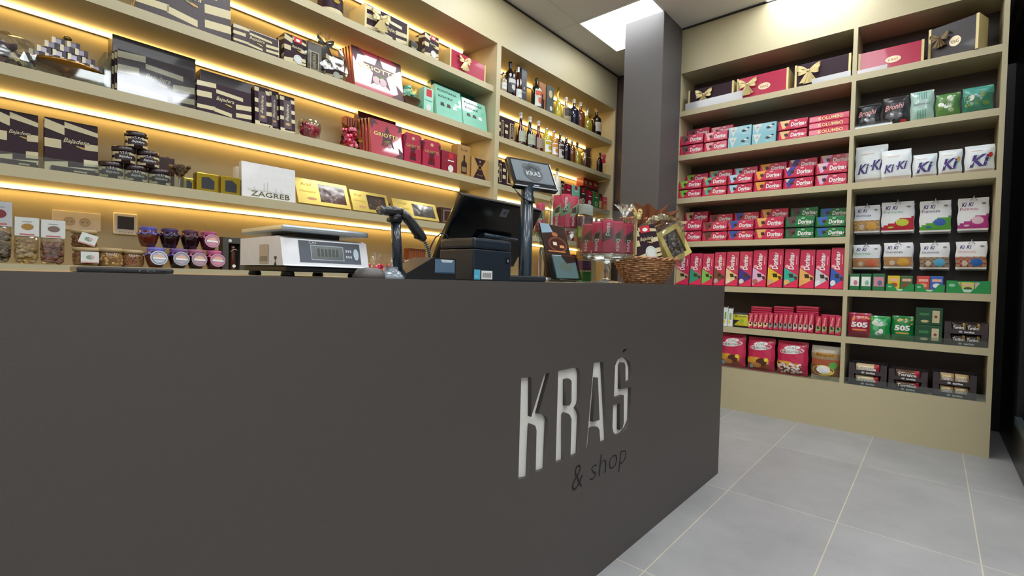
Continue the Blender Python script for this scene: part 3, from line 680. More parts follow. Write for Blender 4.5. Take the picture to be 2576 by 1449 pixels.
for k, (p0, p1, yt, Y) in enumerate(((642, 680, 214, 2.675), (678, 704, 226, 2.71), (706, 743, 238, 2.69))):
    x, w, h = SL(z, p0, p1, yt, Y)
    obj('tall_pack', tall_pack(w, h*1.02, .05), loc=(x, Y, z+.001), rot=(-.10, 0, 0), label=['leftmost of the three tall striped packs, third shelf', 'middle tall striped pack, set back, third shelf', 'rightmost tall striped pack beside the bowl of red sweets'][k], cat='pack', group='tall striped packs')
xc = XL(780, z, 2.72)
REDS = [M('#c01f3e', .2, .1, coat=.5), M('#8f1730', .2, .1, coat=.5), M('#d6375a', .2, .1, coat=.5)]
t = empty('sweet_bowl', (xc, 2.73, z+.001), label='clear plastic bowl filled with red foil sweets, third shelf', cat='bowl')
a = MB(); a.lathe([(.0, .001), (.04, 0), (.055, .03), (.064, .075), (.06, .10), (.055, .112)], GLASSY, 28, cap=False); obj('bowl', a, t)
a = MB(); heap(a, 80, .034, .054, .024, .088, REDS, .0145, 1, .35); tag(obj('red_sweets', a, t), kind='stuff')
xc = XL(884, z, 2.70)
t = empty('foil_rosette', (xc, 2.715, z+.001), label='gathered gold foil rosette full of pink-red sweets, third shelf', cat='sweet bouquet')
a = ruff(.080, .05, M('#9a7a35', .2, .7, coat=.3), 12, 5); obj('foil_frill', a, t, loc=(0, .045, .088), rot=(math.pi/2, 0, 0))
a = MB(); heap(a, 60, .045, .055, .03, .13, REDS+[M('#e58aa0', .15, .2)], .015, 1, .35, sy=.5); tag(obj('pink_sweets', a, t), kind='stuff')
x, w, h = SL(z, 935, 1016, 292)
gm2 = griotte(w, h, .02).mesh('box')
L5 = ['front medium crimson box with cherry picture, third shelf', 'second medium crimson box behind the front one, third shelf', 'third medium crimson box in the leaning stack, third shelf', 'rearmost medium crimson box in the leaning stack, third shelf']
for k in range(4): obj('chocolate_box', gm2, loc=(x-.008*k, 2.67+.025*k, z+.002), rot=(-.13, 0, 0), label=L5[k], cat='box', group='medium crimson boxes on the third shelf')
x, w, h = SL(z, 905, 1000, 275, 2.80)
obj('chocolate_box', plain_box(w, h, .05, M('#5d1424', .3, coat=.3)), loc=(x, 2.83, z+.001), label='dark wine red box standing behind the medium crimson boxes', cat='box')
# thin packs standing at the left of the crimson stack
x, w, h = SL(z, 868, 886, 282, 2.80)
tpk = MB(); tpk.cbox(0, .009, 0, .05, 0, h*.92, M('#b5684c', .4), .002); tpk = tpk.mesh('thin_pack')
for k in range(5): obj('thin_pack', tpk, loc=(x+.017*k, 2.80, z+.001), label='thin orange-red pack on edge behind the foil rosette, %s from the left' % ['first', 'second', 'third', 'fourth', 'fifth'][k], cat='pack', group='thin orange-red packs')
def shoulder_box(w, h, d, big=True):
    a = MB(); a.prism([(0, 0), (w, 0), (w, h*.94), (w*.9, h), (w*.1, h), (0, h*.94)], 0, d, CRIM)
    ST = M('#4a1020', .35)
    a.poly([(w*.3, h*.12), (w*.7, h*.12), (w*.62, h*.45), (w*.75, h*.62), (w*.5, h*.55), (w*.25, h*.62), (w*.38, h*.45)], ST, 1)
    a.poly([(0, h*.92), (0, h*.5), (w*.12, h*.88)], ST, 1); a.poly([(w, h*.92), (w, h*.5), (w*.88, h*.86)], ST, 1)
    a.txt('GRIOTTE', w*.5, h*.58, h*.1, M('#e0c77c', .3, .5), 3, wd=w*.8); a.disc(w*.5, h*.84, w*.09, w*.08, M('#d8b08a', .3, .3), 3)
    for q in (-.07, .09): a.disc(w*(.5+q), h*.3, w*.1, w*.1, M('#7a0f22', .15, coat=.5), 3)
    return a
for k, (p0, p1, yt) in enumerate(((1018, 1060, 330), (1064, 1108, 347))):
    x, w, h = SL(z, p0, p1, yt)
    obj('chocolate_box', shoulder_box(w, h, .05), loc=(x, 2.67, z+.001), label=['left of the two small crimson cherry boxes, third shelf', 'right of the two small crimson cherry boxes, third shelf'][k], cat='box', group='small crimson cherry boxes')
x, w, h = SL(z, 1112, 1149, 376)
a = plain_box(w, h, .08, CRIMD); a.rect(w*.45, h*.66, w*.75, h*.92, M('#c8202f', .4)); a.rect(w*.4, h*.55, w*.8, h*.6, WHITE, 1); a.disc(w*.6, h*.2, w*.18, w*.18, OFFW, 2)
obj('chocolate_box', a, loc=(x, 2.67, z+.001), label='dark crimson box with red tag and round sticker, third shelf', cat='box')
x, w, h = SL(z, 1152, 1184, 360)
a = plain_box(w, h, .07, M('#a8814a', .35)); BT = M('#2a1a14', .3)
a.rect(w*.3, h*.08, w*.75, h*.42, BT); a.poly([(w*.3, h*.42), (w*.75, h*.42), (w*.6, h*.5), (w*.45, h*.5)], BT, 1); a.rect(w*.46, h*.5, w*.59, h*.68, BT); a.rect(w*.34, h*.14, w*.71, h*.3, M('#8c6a44', .4), 2); a.txt('Kraš', w*.5, h*.85, h*.07, CHOC, 2, wd=w*.5)
obj('chocolate_box', a, loc=(x, 2.675, z+.001), label='tall tan box printed with a dark bottle, near the divider', cat='box')
x, w, h = SL(z, 1187, 1232, 392)
a = plain_box(w, h, .07, M('#b48d52', .35)); a.poly([(w*.14, h*.97), (w*.84, h*.97), (w*.56, h*.55), (w*.42, h*.55)], BROWN, 1); a.poly([(w*.42, h*.58), (w*.56, h*.58), (w*.9, 0.002), (w*.1, .002)], BROWN, 1)
a.ring(w*.49, h*.57, w*.08, w*.11, GOLD, 2); a.disc(w*.49, h*.84, w*.05, w*.05, GOLD, 2); a.txt('Kraš', w*.5, h*.22, h*.08, GOLD, 2, wd=w*.36, shear=.3)
obj('chocolate_box', a, loc=(x, 2.672, z+.001), label='tan box with dark hourglass pattern against the divider, third shelf', cat='box')

# ================================================================== fourth shelf (D)
z = ZS[3]
for k, (p0, p1, yt, Y) in enumerate(((-18, 96, 268, 2.76), (112, 247, 292, 2.75))):
    x, w, h = SL(z, p0, p1, yt, Y)
    obj('striped_box', striped_box(w, h, .045, True), loc=(x, Y, z+.001), rot=(-.1, 0, 0), label=['tall upright striped box at the left edge, fourth shelf', 'tall upright striped box left of the jar pyramid, fourth shelf'][k], cat='box', group='upright striped boxes on the fourth shelf')
for k, (p0, p1) in enumerate(((0, 92), (128, 240))):
    x, w, h = SL(z, p0, p1, 405)
    a = plain_box(w, .022, .07, M('#46323a', .3, coat=.3)); a.rect(w*.5, .006, w*.8, .012, CREAM, 1)
    obj('flat_box', a, loc=(x, 2.662, z+.001), label=['flat dark box lying in front of the left-edge striped box', 'flat dark box lying left of the jar pyramid'][k], cat='box', group='flat dark boxes')
X0 = [XL(p, z, 2.70) for p in (279, 340, 401)]; sj = (X0[2]-X0[0])/2; JK = (sj/2-.0006)/.0385
def spread_jar(loc, label):
    t = empty('spread_jar', loc, label=label, cat='jar', group='pyramid of dark spread jars'); J = Matrix.Scale(JK, 4)
    a = MB(); a.T = J; a.lathe([(0, 0), (.033, 0), (.037, .004), (.037, .042), (.035, .047), (.034, .05)], M('#33201e', .12, coat=.6), 24); obj('glass_body', a, t)
    rr = .0374; b = MB(); b.T = J; b.surf = lambda u, v, k: ((rr+.0004*k)*math.cos(math.pi*(1.08+.84*u)), (rr+.0004*k)*math.sin(math.pi*(1.08+.84*u)), .005+.038*v)
    b.rect(0, 0, .36, .34, CREAM); b.rect(0, .66, .28, 1, CREAM); b.rect(.66, 0, 1, .34, CREAM); b.rect(.62, .70, 1, 1, CREAM); b.rect(.15, .22, .84, .80, M('#33232a', .35), 2)
    b.txt('Bajadera', .5, .52, .30, M('#dfe6e2', .3), 3, wd=.42, shear=.3, off=.01); obj('jar_label', b, t)
    a = MB(); a.T = J; a.lathe([(.0375, .048), (.0385, .05), (.0385, .063), (.036, .066), (0, .066)], M('#2f1f22', .3, coat=.4), 24); obj('lid', a, t)
    return t
for c_, (jx, lv) in zip(('bottom left', 'bottom middle', 'bottom right', 'middle row left', 'middle row right', 'topmost'), ((X0[0], 0), (X0[0]+sj, 0), (X0[0]+2*sj, 0), (X0[0]+sj/2, 1), (X0[0]+1.5*sj, 1), (X0[0]+sj, 2))):
    spread_jar((jx, 2.705, z+.001+lv*.0667*JK), c_+' dark spread jar of the pyramid')
x, w, h = SL(z, 396, 440, 392, 2.80)
obj('dark_box', plain_box(w, h, .05, M('#3a1f1c', .35)), loc=(x, 2.81, z+.001), label='small dark red-brown box behind the jar pyramid and glass', cat='box')
NUTS = [M('#6b4526', .45), M('#4d2f1b', .45), M('#8a6238', .45)]
cup_glass((XL(452, z, 2.72), 2.72, z+.001), 'martini glass heaped with dark nuts, right of the jar pyramid', .048, .06, .055, .03, NUTS, name='martini_glass')
bottle((XL(424, z, 2.84), 2.86, z+.001), 'small dark bottle with brown cap behind the martini glass', None, .17, .024, PB, M('#2c1a12', .1, coat=.5), CHOC)
GF = M('#b9a02c', .18, .8, coat=.3)
for k, (p0, p1, yt, Y) in enumerate(((462, 488, 446, 2.69), (494, 550, 432, 2.67), (555, 605, 441, 2.67))):
    x, w, h = SL(z, p0, p1, yt, Y)
    t = empty('gold_box', (x, Y, z+.001), label=['partly hidden small gold foil box at the left of the gold trio', 'middle small gold foil box with dark window', 'right small gold foil box beside the white box'][k], cat='box', group='small gold foil boxes')
    a = MB(); a.cbox(0, w, 0, .06, 0, h, GF, .004); obj('carton', a, t)
    a = MB(); a.poly([(w*.22, h*.15), (w*.8, h*.15), (w*.8, h*.6), (w*.55, h*.8), (w*.22, h*.75)], M('#2e3238', .12, coat=.6), 1); obj('window', a, t)
x, w, h = SL(z, 609, 745, 404)
def zag(w, h, d, t=True):
    a = MB(); a.cbox(0, w, 0, d, 0, h, M('#e4e5e4', .35, coat=.2), .003)
    if t:
        for i, (u, hh) in enumerate(((.22, .10), (.40, .26), (.46, .30), (.62, .14), (.72, .1))): a.poly([(w*(u-.015), h*.22), (w*(u+.015), h*.22), (w*(u+.01), h*(.22+hh*.8)), (w*u, h*(.22+hh)), (w*(u-.01), h*(.22+hh*.8))], M('#c6c8c6', .5), 1)
        a.rect(w*.1, h*.2, w*.9, h*.24, M('#cdcfcd', .5), 1)
        a.txt('ZAGREB', w*.52, h*.12, h*.15, M('#6b6748', .25, .5), 3, wd=w*.72, off=.01)
    return a
obj('white_box', zag(w, h, .035), loc=(x, 2.67, z+.002), rot=(-.08, 0, 0), label='white box with grey skyline and capital letters, fourth shelf', cat='box')
x, w, h = SL(z, 592, 640, 418, 2.76)
obj('white_box', zag(w, h, .04, False), loc=(x, 2.76, z+.001), label='plain white box partly hidden behind the lettered white box', cat='box')
def window_box(p0, p1, yt, label, choc):
    x, w, h = SL(z, p0, p1, yt)
    t = empty('chocolate_box', (x, 2.668, z+.002), label=label, cat='box', group='gold boxes with windows', rot=(-.42, 0, 0)); t.location.z += .010
    h *= 1.1; d = .02; u0, u1, v0, v1 = w*.42, w*.93, h*.14, h*.86; G = M('#d6bd63', .22, .6, coat=.3)
    a = MB(); a.box(0, u0, 0, d, 0, h, G); a.box(u1, w, 0, d, 0, h, G); a.box(u0, u1, 0, d, 0, v0, G); a.box(u0, u1, 0, d, v1, h, G); a.box(0, w, d, d+.002, 0, h, G)
    a.txt('Kraš', w*.2, h*.78, h*.12, M('#a8862f', .3, .6), 2, wd=w*.2, shear=.3); a.txt('Chocolate', w*.2, h*.5, h*.09, M('#a0801f', .3, .6), 2, wd=w*.3, shear=.35); a.disc(w*.26, h*.22, w*.09, h*.05, M('#c98a5a', .4), 2); obj('carton', a, t)
    a = MB(); a.box(u0, u1, d*.5, d-.001, v0, v1, choc[0])
    for i in range(42): a.ball((rnd.uniform(u0+.006, u1-.006), d*.5, rnd.uniform(v0+.006, v1-.006)), .007, rnd.choice(choc), 1, (1.2, .5, 1), .3)
    tag(obj('chocolates', a, t), kind='stuff')
    a = MB(); a.box(u0, u1, .0005, .001, v0, v1, film('window_film', '#f2f0ee', .05, .12, bump=.15, bsc=8) if not bpy.data.materials.get('window_film') else bpy.data.materials['window_film']); obj('window', a, t)
window_box(752, 884, 446, 'left gold box with marbled chocolate window, fourth shelf', [M('#7c4a42', .3), M('#d9ccc8', .3), M('#5a2c26', .3)])
window_box(890, 984, 478, 'middle gold box showing dark chocolate with hazelnuts, fourth shelf', [CHOC, M('#4a2c1c', .3), M('#a8794a', .4)])
window_box(996, 1106, 500, 'right gold box with grey-brown wrapped chocolate window, fourth shelf', [M('#4a4038', .3), M('#9c968c', .2), M('#2c221c', .3)])
cup_glass((XL(986, z, 2.76), 2.76, z+.001), 'coupe glass of light nuts between the gold window boxes', .036, .055, .05, .026, [M('#a98a52', .45), M('#8a6c3c', .45)], name='coupe_glass', nut=.009)
x, w, h = SL(z, 1112, 1146, 520)
a = plain_box(w, h, .05, BROWN2); a.rect(w*.15, h*.12, w*.88, h*.88, M('#7a6a60', .3)); a.rect(w*.25, h*.22, w*.8, h*.8, CHOC, 2)
obj('chocolate_box', a, loc=(x, 2.68, z+.001), label='dark framed box at the end of the fourth shelf beside the till screen', cat='box')

# ================================================================== back counter shelf (E)
z = ZS[4]
def nut_bag(p0, p1, yt, label, nuts, card=OFFW, pic=None):
    x, w, h = SL(z, p0, p1, yt)
    t = empty('nut_bag', (x+w/2, 2.70, z+.001), label=label, cat='bag', group='clear bags of nuts')
    a = MB(); a.box(-w/2, w/2, -.03, -.0285, h*.60, h, card); a.box(-w/2, w/2, .0285, .03, h*.6, h, card); a.box(-w/2, w/2, -.0285, .0285, h-.002, h, card)
    a.T = Matrix.Translation((-w/2, -.03, 0)); a.rect(w*.2, h*.62, w*.8, h*.65, M('#c4686a', .5)); a.disc(w*.52, h*.80, w*.26, h*.07, pic or M('#a8803c', .5), 1); a.rect(w*.3, h*.9, w*.7, h*.915, GREY, 1); obj('header_card', a, t)
    a = MB()
    for i in range(90): a.ball((rnd.uniform(-w/2+.01, w/2-.01), rnd.uniform(-.022, .012), rnd.uniform(.008, h*.5)), .0095, rnd.choice(nuts), 1, (1.25, 1, .85), .15)
    tag(obj('nuts', a, t), kind='stuff'); obj('clear_bag', cello_wrap(w, h*.66, .062, .06, False), t); return t
nut_bag(-36, 30, 503, 'clear bag of large dark nuts at the left edge, back counter', [M('#5c4a40', .4), M('#7a6a58', .4), M('#9a8c74', .4)], M('#b9bcbe', .5), M('#7a2c34', .5))
nut_bag(36, 98, 545, 'clear bag of pale cashew nuts with bowl picture, back counter', [M('#c9a564', .4), M('#b8924e', .4), M('#dcc088', .4)])
nut_bag(103, 164, 552, 'clear bag of reddish almonds left of the tagged jars', [M('#9a5f52', .4), M('#84493e', .4), M('#b07c68', .4)], pic=M('#7d6a60', .5))
# wall socket and thermostat on the back panel
def wall_rect(p0, y0, p1, y1, Y): return XL(p0, 1.2, Y), ZL(p0, y1, Y), XL(p1, 1.2, Y), ZL(p1, y1, Y)
xa, xb = XL(131, 1.2, 2.945), XL(253, 1.2, 2.945); za = 1.165; zb = 1.248
t = empty('wall_socket', (xa, 2.949, za), label='white double power socket on the lit back panel', cat='socket')
a = MB(); W_, H_ = xb-xa, zb-za; SW = M('#f6f0e2', .4); a.cbox(0, W_, -.010, 0, 0, H_, SW, .002); a.T = Matrix.Translation((0, -.010, 0))
for q in (.34, .66): a.disc(W_*q, H_*.45, .018, .018, M('#cfc4aa', .45), 1, 20); a.ring(W_*q, H_*.45, .0175, .0195, M('#b9ad92', .5), 2, 20); a.disc(W_*q-.008, H_*.45, .002, .002, DARK, 3); a.disc(W_*q+.008, H_*.45, .002, .002, DARK, 3)
obj('face_plate', a, t)
xa, xb = XL(284, 1.2, 2.945), XL(345, 1.2, 2.945); zb = ZL(284, 534, 2.945); za = ZL(284, 588, 2.945)
t = empty('thermostat', (xa, 2.949, za), label='square white wall thermostat with dark screen, on the lit back panel', cat='thermostat')
W_, H_ = xb-xa, zb-za; a = MB(); a.cbox(0, W_, -.016, 0, 0, H_, M('#fdfaf2', .35), .006); a.T = Matrix.Translation((0, -.016, 0))
for i in range(5): a.rect(W_*(.24+.12*i), H_*.09, W_*(.29+.12*i), H_*.13, GREY, 1)
obj('housing', a, t); a = MB(); a.T = Matrix.Translation((0, -.016, 0)); a.rect(W_*.16, H_*.24, W_*.84, H_*.84, M('#35302a', .25), 1); obj('screen', a, t)
def nutjar(px, zz, Y, label, nuts, card, tilt=0., s=1.):
    t = empty('nut_jar', (XL(px, zz, Y), Y, zz), label=label, cat='jar', group='nut jars on the back counter')
    a = MB(); a.lathe([(.0, 0), (.029*s, 0), (.032*s, .005), (.032*s, .036*s), (.027*s, .046*s)], M('#8a6a44', .12, coat=.5), 22)
    obj('glass_body', a, t); a = MB(); a.lathe([(.028*s, .044*s), (.034*s, .047*s), (.034*s, .054*s), (.03*s, .058*s), (0, .058*s)], M('#b39c74', .5), 22); obj('lid', a, t)
    a = MB()
    for i in range(40): an = rnd.uniform(math.pi, 2*math.pi); a.ball((.0285*s*math.cos(an), .0285*s*math.sin(an), rnd.uniform(.006, .036)*s), .006*s, rnd.choice(nuts), 1, (1, 1, 1), .2)
    tag(obj('nuts', a, t), kind='stuff')
    if card:
        a = MB(); a.box(-.022*s, .022*s, -.0015, 0, -.018*s, .018*s, OFFW); a.T = Matrix.Translation((0, -.0015, 0)); a.disc(.0, .0, .010*s, .007*s, M('#7fa08a', .5), 1); a.disc(.006*s, .002, .005*s, .005*s, M('#d8a8a8', .5), 2); a.rect(-.021*s, -.017*s, .021*s, -.014*s, M('#d88a80', .5), 1)
        obj('card_tag', a, t, loc=(.006, -.04*s, .026*s), rot=(-.1, tilt, 0))
    return t
NL = [M('#c9a564', .4), M('#a87e48', .4)]; ND = [M('#6b3a22', .4), M('#8a5030', .4)]
nutjar(212, z+.078, 2.71, 'upper nut jar with tilted white card tag, in front of the socket', ND, True, .32, 1.25)
nutjar(216, z+.001, 2.69, 'lower nut jar with upright white card tag, in front of the socket', ND, True, 0, 1.3)
nutjar(276, z+.001, 2.70, 'untagged jar of pale nuts below the thermostat', NL, False, 0, 1.35)
nutjar(332, z+.001, 2.72, 'dark honey jar behind the phone, next to the lavender-lidded jam', ND, False, 0, 1.3)
FB = [M('#5a58a8', .6), M('#4a3560', .6), M('#5d3446', .6), M('#b0527e', .6)]; JM = [M('#5c2416', .06, coat=.6), M('#240c12', .06, coat=.6), M('#200a10', .06, coat=.6), M('#4a0c1c', .06, coat=.6)]
FB2 = [M('#7470c4', .6), M('#7a5a98', .6), M('#a86a88', .6), M('#c25a88', .6)]; DM = [M('#c3cde0', .5), M('#b0a8b8', .5), M('#b890a0', .5), M('#d88aa8', .5)]
nU = ['lavender cloth lid, top row of jam jars, leftmost', 'dark violet cloth lid, top row of jam jars', 'plum cloth lid, top row of jam jars', 'pink cloth lid and round tag, top row of jam jars']
nD = ['blue cloth lid and round tag, bottom row of jam jars', 'violet cloth lid and round tag, bottom row of jam jars', 'mauve cloth lid and round tag, bottom row of jam jars', 'bright pink cloth lid and round tag, bottom row of jam jars']
sj_ = 1.0
for k, px in enumerate((372, 426, 478, 524)): jar_cloth((XL(px, z+.09, 2.715), 2.715, z+.0945), 'jam jar with '+nU[k], FB[k], JM[k], k == 3, DM[k], 'jam jars with cloth lids', sj_)
for k, px in enumerate((391, 447, 492, 538)): jar_cloth((XL(px, z, 2.70), 2.70, z+.001), 'jam jar with '+nD[k], FB2[k], JM[k], True, DM[k], 'jam jars with cloth lids', sj_)
x, w, h = SL(z, 562, 615, 596)
t = empty('gift_carton', (x, 2.68, z+.001), label='dark grey carton with a cut-out showing a ribboned jar, back counter', cat='box'); a = MB(); CG = M('#4a4842', .5)
a.box(0, w*.28, 0, .06, 0, h, CG); a.box(w*.82, w, 0, .06, 0, h, CG); a.box(w*.28, w*.82, .045, .06, 0, h, CG); a.box(w*.28, w*.82, 0, .045, h*.82, h, CG); a.disc(w*.34, h*.9, .008, .008, OFFW, 2); obj('carton', a, t)
t2 = empty('nut_jar', (x+w*.55, 2.702, z+.001), label='dark jar of nuts with white ribbon inside the dark grey carton', cat='jar')
a = MB(); a.lathe([(.0, 0), (.0125, 0), (.0135, .003), (.0135, h*.55), (.011, h*.62), (.0125, h*.64), (.0125, h*.76), (0, h*.76)], M('#4e2a1c', .15, coat=.5), 18); obj('glass_body', a, t2)
a = MB(); a.tube([(-.016, -.014, h*.56), (0, -.015, h*.64), (.016, -.014, h*.62)], .0012, WHITE, 6); a.T = Matrix.Translation((.002, -.0145, 0)); a.disc(0, h*.12, .008, .008, WHITE, 1); obj('ribbon', a, t2)
x, w, h = SL(z, 619, 650, 600, 2.70)
a = plain_box(.09, h, .05, M('#b39a62', .4)); a.rect(.01, h*.15, .07, h*.86, M('#4a352c', .3)); a.rect(.02, h*.5, .05, h*.55, WHITE, 2)
obj('window_box', a, loc=(x, 2.70, z+.001), label='tan box with dark window partly hidden behind the scale', cat='box')
FRL = film('sparkle_film', '#fff4e4', .3, .12, bump=1., white=.25)
for k, (px, s_) in enumerate(((945, 1.15), (985, .9), (1022, .95), (1056, 1.1))):
    Y = 2.70; x = XL(px, z, Y)
    t = empty('sweet_bundle', (x, Y, z+.001), label='%s red and clear wrapped sweet bundle with spiky top, behind the scanner' % ['leftmost', 'second', 'third', 'rightmost'][k], cat='sweet bundle', group='spiky wrapped sweet bundles')
    a = MB(); heap(a, 40, .055, .04, .017, .055, [PINKR, M('#e8a8a0', .3), CRIM, M('#e9d0a8', .3)], .011, 1, .4); tag(obj('sweets', a, t), kind='stuff')
    a = MB(); q = random.Random(k)
    for i in range(30):
        an = q.random()*6.28; el = q.uniform(.3, 1.4); L = .10*s_*q.uniform(.6, 1); c = (math.cos(an)*math.cos(el)*L, math.sin(an)*math.cos(el)*L*.6, .03+math.sin(el)*L)
        n1 = (-math.sin(an)*.006, math.cos(an)*.006, 0); a.add([(0, 0, .028), (c[0]+n1[0], c[1]+n1[1], c[2]), (c[0]-n1[0], c[1]-n1[1], c[2]-.004)], [(0, 1, 2)], FRL)
    obj('film_spikes', a, t); obj('ribbon', bow(.03, PINKR), t, loc=(.01, -.03, .035))
x, w, h = SL(z, 1032, 1100, 624, 2.78)
bk = MB(); bk.cbox(0, .015, 0, .06, 0, h, M('#7c4428', .45), .002); bk.box(.001, .014, -.001, 0, h*.1, h*.9, M('#9c5a34', .4)); bk = bk.mesh('brown_pack')
for k in range(9): obj('brown_pack', bk, loc=(x+.0165*k, 2.80, z+.001), label='narrow brown pack in the upright row behind the sweet bundles, number %s from left' % ['one', 'two', 'three', 'four', 'five', 'six', 'seven', 'eight', 'nine'][k], cat='pack', group='brown packs behind the sweet bundles')

# low clear guards along the shelf fronts
for lb, p0, p1, zz, h_ in (('low clear shelf guard before the upright striped boxes and jars, fourth shelf', -40, 470, ZS[3], .045), ('low clear shelf guard before the cake stand, third shelf', 60, 268, ZS[2], .05), ('low clear shelf guard before the small boxes, top left shelf', 1022, 1064, ZS[0], .045)):
    x0 = XL(p0, zz, 2.65); x1 = XL(p1, zz, 2.65); a = MB(); a.box(0, x1-x0, 0, .002, 0, h_, ACRYL)
    obj('shelf_guard', a, loc=(x0, 2.645, zz+.001), label=lb, cat='shelf guard', group='clear shelf guards')

# ================================================================== bottle cabinet
Y0 = 2.675
def BX(px, zz, Y=2.70): return XL(px, zz, Y)
def bh(px, yt, zz, Y=2.70): return ZL(px, yt, Y)-zz
def bw(p0, p1, zz, Y=2.70): return (XL(p1, zz, Y)-XL(p0, zz, Y))/2
z = ZS[0]
BG = 'bottles on the top shelf of the bottle cabinet'
dk = M('#17100e', .08, coat=.8); clr = M('#a89c7c', .08, coat=.8); amb = M('#6e3c1c', .06, coat=.8); yel = M('#9c8a2a', .06, coat=.8); nv = M('#191d3a', .06, coat=.8); lem = M('#c4b436', .06, coat=.7); red_ = M('#3a0f0e', .05, coat=.8)
def B1(p0, p1, yt, label, prof, glass, capm, zz, grp, Y=2.70, **k):
    px = (p0+p1)/2; r = min(bw(p0, p1, zz, Y)*.91, .054); h = bh(px, yt, zz, Y)
    return bottle((BX(px, zz, Y), Y, zz+.001), label, grp, h, r, prof, glass, capm, **k)
B1(1258, 1272, 182, 'clear bottle partly hidden at the divider, top shelf of bottle cabinet', PB, clr, DARK, z, BG, lab=OFFW)
B1(1271, 1292, 156, 'dark square-shouldered whiskey bottle with black and white label, top shelf', PB, dk, BLACK, z, BG, lab=M('#2a2a2c', .4), labz=(.1, .52), labart=M('#c9c9c6', .5), cap='long')
B1(1293, 1309, 165, 'dark red wine bottle with silver capsule and white label, top shelf', PW, red_, M('#b8b8ba', .25, .8), z, BG, lab=OFFW, labz=(.06, .3), cap='long')
x, w, h = SL(z, 1313, 1339, 168); w = .072
a = plain_box(w, h, .09, M('#3d4248', .35)); a.txt('Badel', w*.5, h*.3, h*.05, LGREY, 2, wd=w*.6); a.disc(w*.5, h*.42, .008, .012, LGREY, 2)
obj('bottle_box', a, loc=(x, Y0, z+.001), label='tall slate grey bottle carton with small white lettering, top shelf', cat='box')
B1(1339, 1357, 196, 'dark green bottle with orange and white label beside the slate carton', PB, M('#13201a', .08, coat=.8), M('#20322a', .4), z, BG, lab=OFFW, labz=(.06, .6), labart=M('#d2603c', .5))
x, w, h = SL(z, 1358, 1375, 203); a = plain_box(w*.95, h, .08, M('#b3744c', .35)); a.rect(w*.2, h*.08, w*.75, h*.42, M('#2c1a14', .4)); a.rect(w*.38, h*.42, w*.56, h*.6, M('#2c1a14', .4))
obj('bottle_box', a, loc=(x, Y0, z+.001), label='copper coloured bottle carton with dark bottle picture, top shelf', cat='box')
x, w, h = SL(z, 1377, 1395, 211); a = plain_box(w*.95, h, .08, M('#55605c', .4)); a.disc(w*.5, h*.72, w*.25, h*.14, M('#cdb98a', .5)); a.disc(w*.6, h*.22, w*.18, w*.2, OFFW)
obj('bottle_box', a, loc=(x, Y0, z+.001), label='grey green bottle carton with cream arch label, top shelf', cat='box')
B1(1396, 1409, 219, 'yellow liqueur bottle with gold capsule neck, top shelf', PR, lem, GOLD, z, BG, cap='long')
B1(1411, 1434, 243, 'round clear bottle with ball stopper and dark round label, top shelf', PR, clr, M('#d9d9d6', .2), z, BG, lab=M('#3a3226', .4), cap='ball')
B1(1435, 1450, 255, 'navy blue square bottle with glass stopper, top shelf', PB, nv, M('#d9d9d6', .2), z, BG, cap='ball')
B1(1451, 1466, 263, 'reddish amber bottle with glass stopper right of the navy bottle', PB, amb, M('#d9d9d6', .2), z, BG, cap='ball')
B1(1467, 1485, 272, 'round yellow-green bottle with silver neck, top shelf', PR, yel, M('#c0c4c8', .2, .6), z, BG, cap='long')
B1(1487, 1511, 277, 'dark brown liqueur bottle with pale label alone at the right end', PB, dk, M('#c9a88c', .3), z, BG, lab=M('#b9b09a', .4), labz=(.15, .5), cap='ball')
z = ZS[1]; BG = 'bottles on the second shelf of the bottle cabinet'
for k, (p0, p1, yt) in enumerate(((1257, 1270, 290), (1272, 1296, 296))):
    x, w, h = SL(z, p0, p1, yt)
    a = plain_box(w, h, .07, BROWN); a.rect(w*.5, h*.1, w*.95, h*.85, CREAM); a.rect(w*.56, h*.13, w*.9, h*.82, BROWN2, 2); a.rect(0, h*.3, w*.3, h*.45, CREAM, 1); a.rect(0, h*.6, w*.3, h*.72, CREAM, 1); a.txt('Bajadera', w*.73, h*.5, w*.2, CREAM, 3, wd=h*.5, rot=math.pi/2)
    obj('bottle_box', a, loc=(x, Y0, z+.001), label=['narrow striped bottle carton against the divider, second shelf', 'wider striped bottle carton, second shelf of the bottle cabinet'][k], cat='box')
B1(1298, 1318, 279, 'dark red decanter with ball stopper, leftmost of three', PD, red_, M('#e0ded8', .12), z, BG, cap='ball', lab=M('#a8b09a', .4), labz=(.1, .4))
B1(1320, 1342, 290, 'black decanter with ball stopper, middle of three', PD, dk, M('#e0ded8', .12), z, BG, cap='ball', lab=M('#a8b09a', .4), labz=(.1, .4))
B1(1343, 1362, 300, 'cherry red decanter with ball stopper, rightmost of three', PD, M('#5a1212', .05, coat=.8), M('#e0ded8', .12), z, BG, cap='ball', lab=M('#9c8a7a', .4), labz=(.1, .4))
B1(1364, 1382, 321, 'lemon yellow bottle with white label and silver cap', PB, lem, M('#c9ccd0', .25, .6), z, BG, lab=WHITE, labz=(.08, .5), labart=lem)
B1(1383, 1399, 328, 'orange bottle with white label and silver cap', PB, M('#c98a34', .06, coat=.7), M('#c9ccd0', .25, .6), z, BG, lab=WHITE, labz=(.08, .5), labart=M('#d88a30', .4))
B1(1400, 1414, 335, 'dark bottle with ornate grey label, right of the orange bottle', PB, M('#3c2a30', .2, coat=.5), M('#8c8a86', .3, .6), z, BG, lab=M('#c9c4bc', .4), labz=(.05, .55), labart=M('#3c2a30', .4))
B1(1415, 1430, 345, 'near black bottle between the ornate one and the amber ones', PB, M('#150f18', .06, coat=.8), M('#b9bcc0', .25, .6), z, BG)
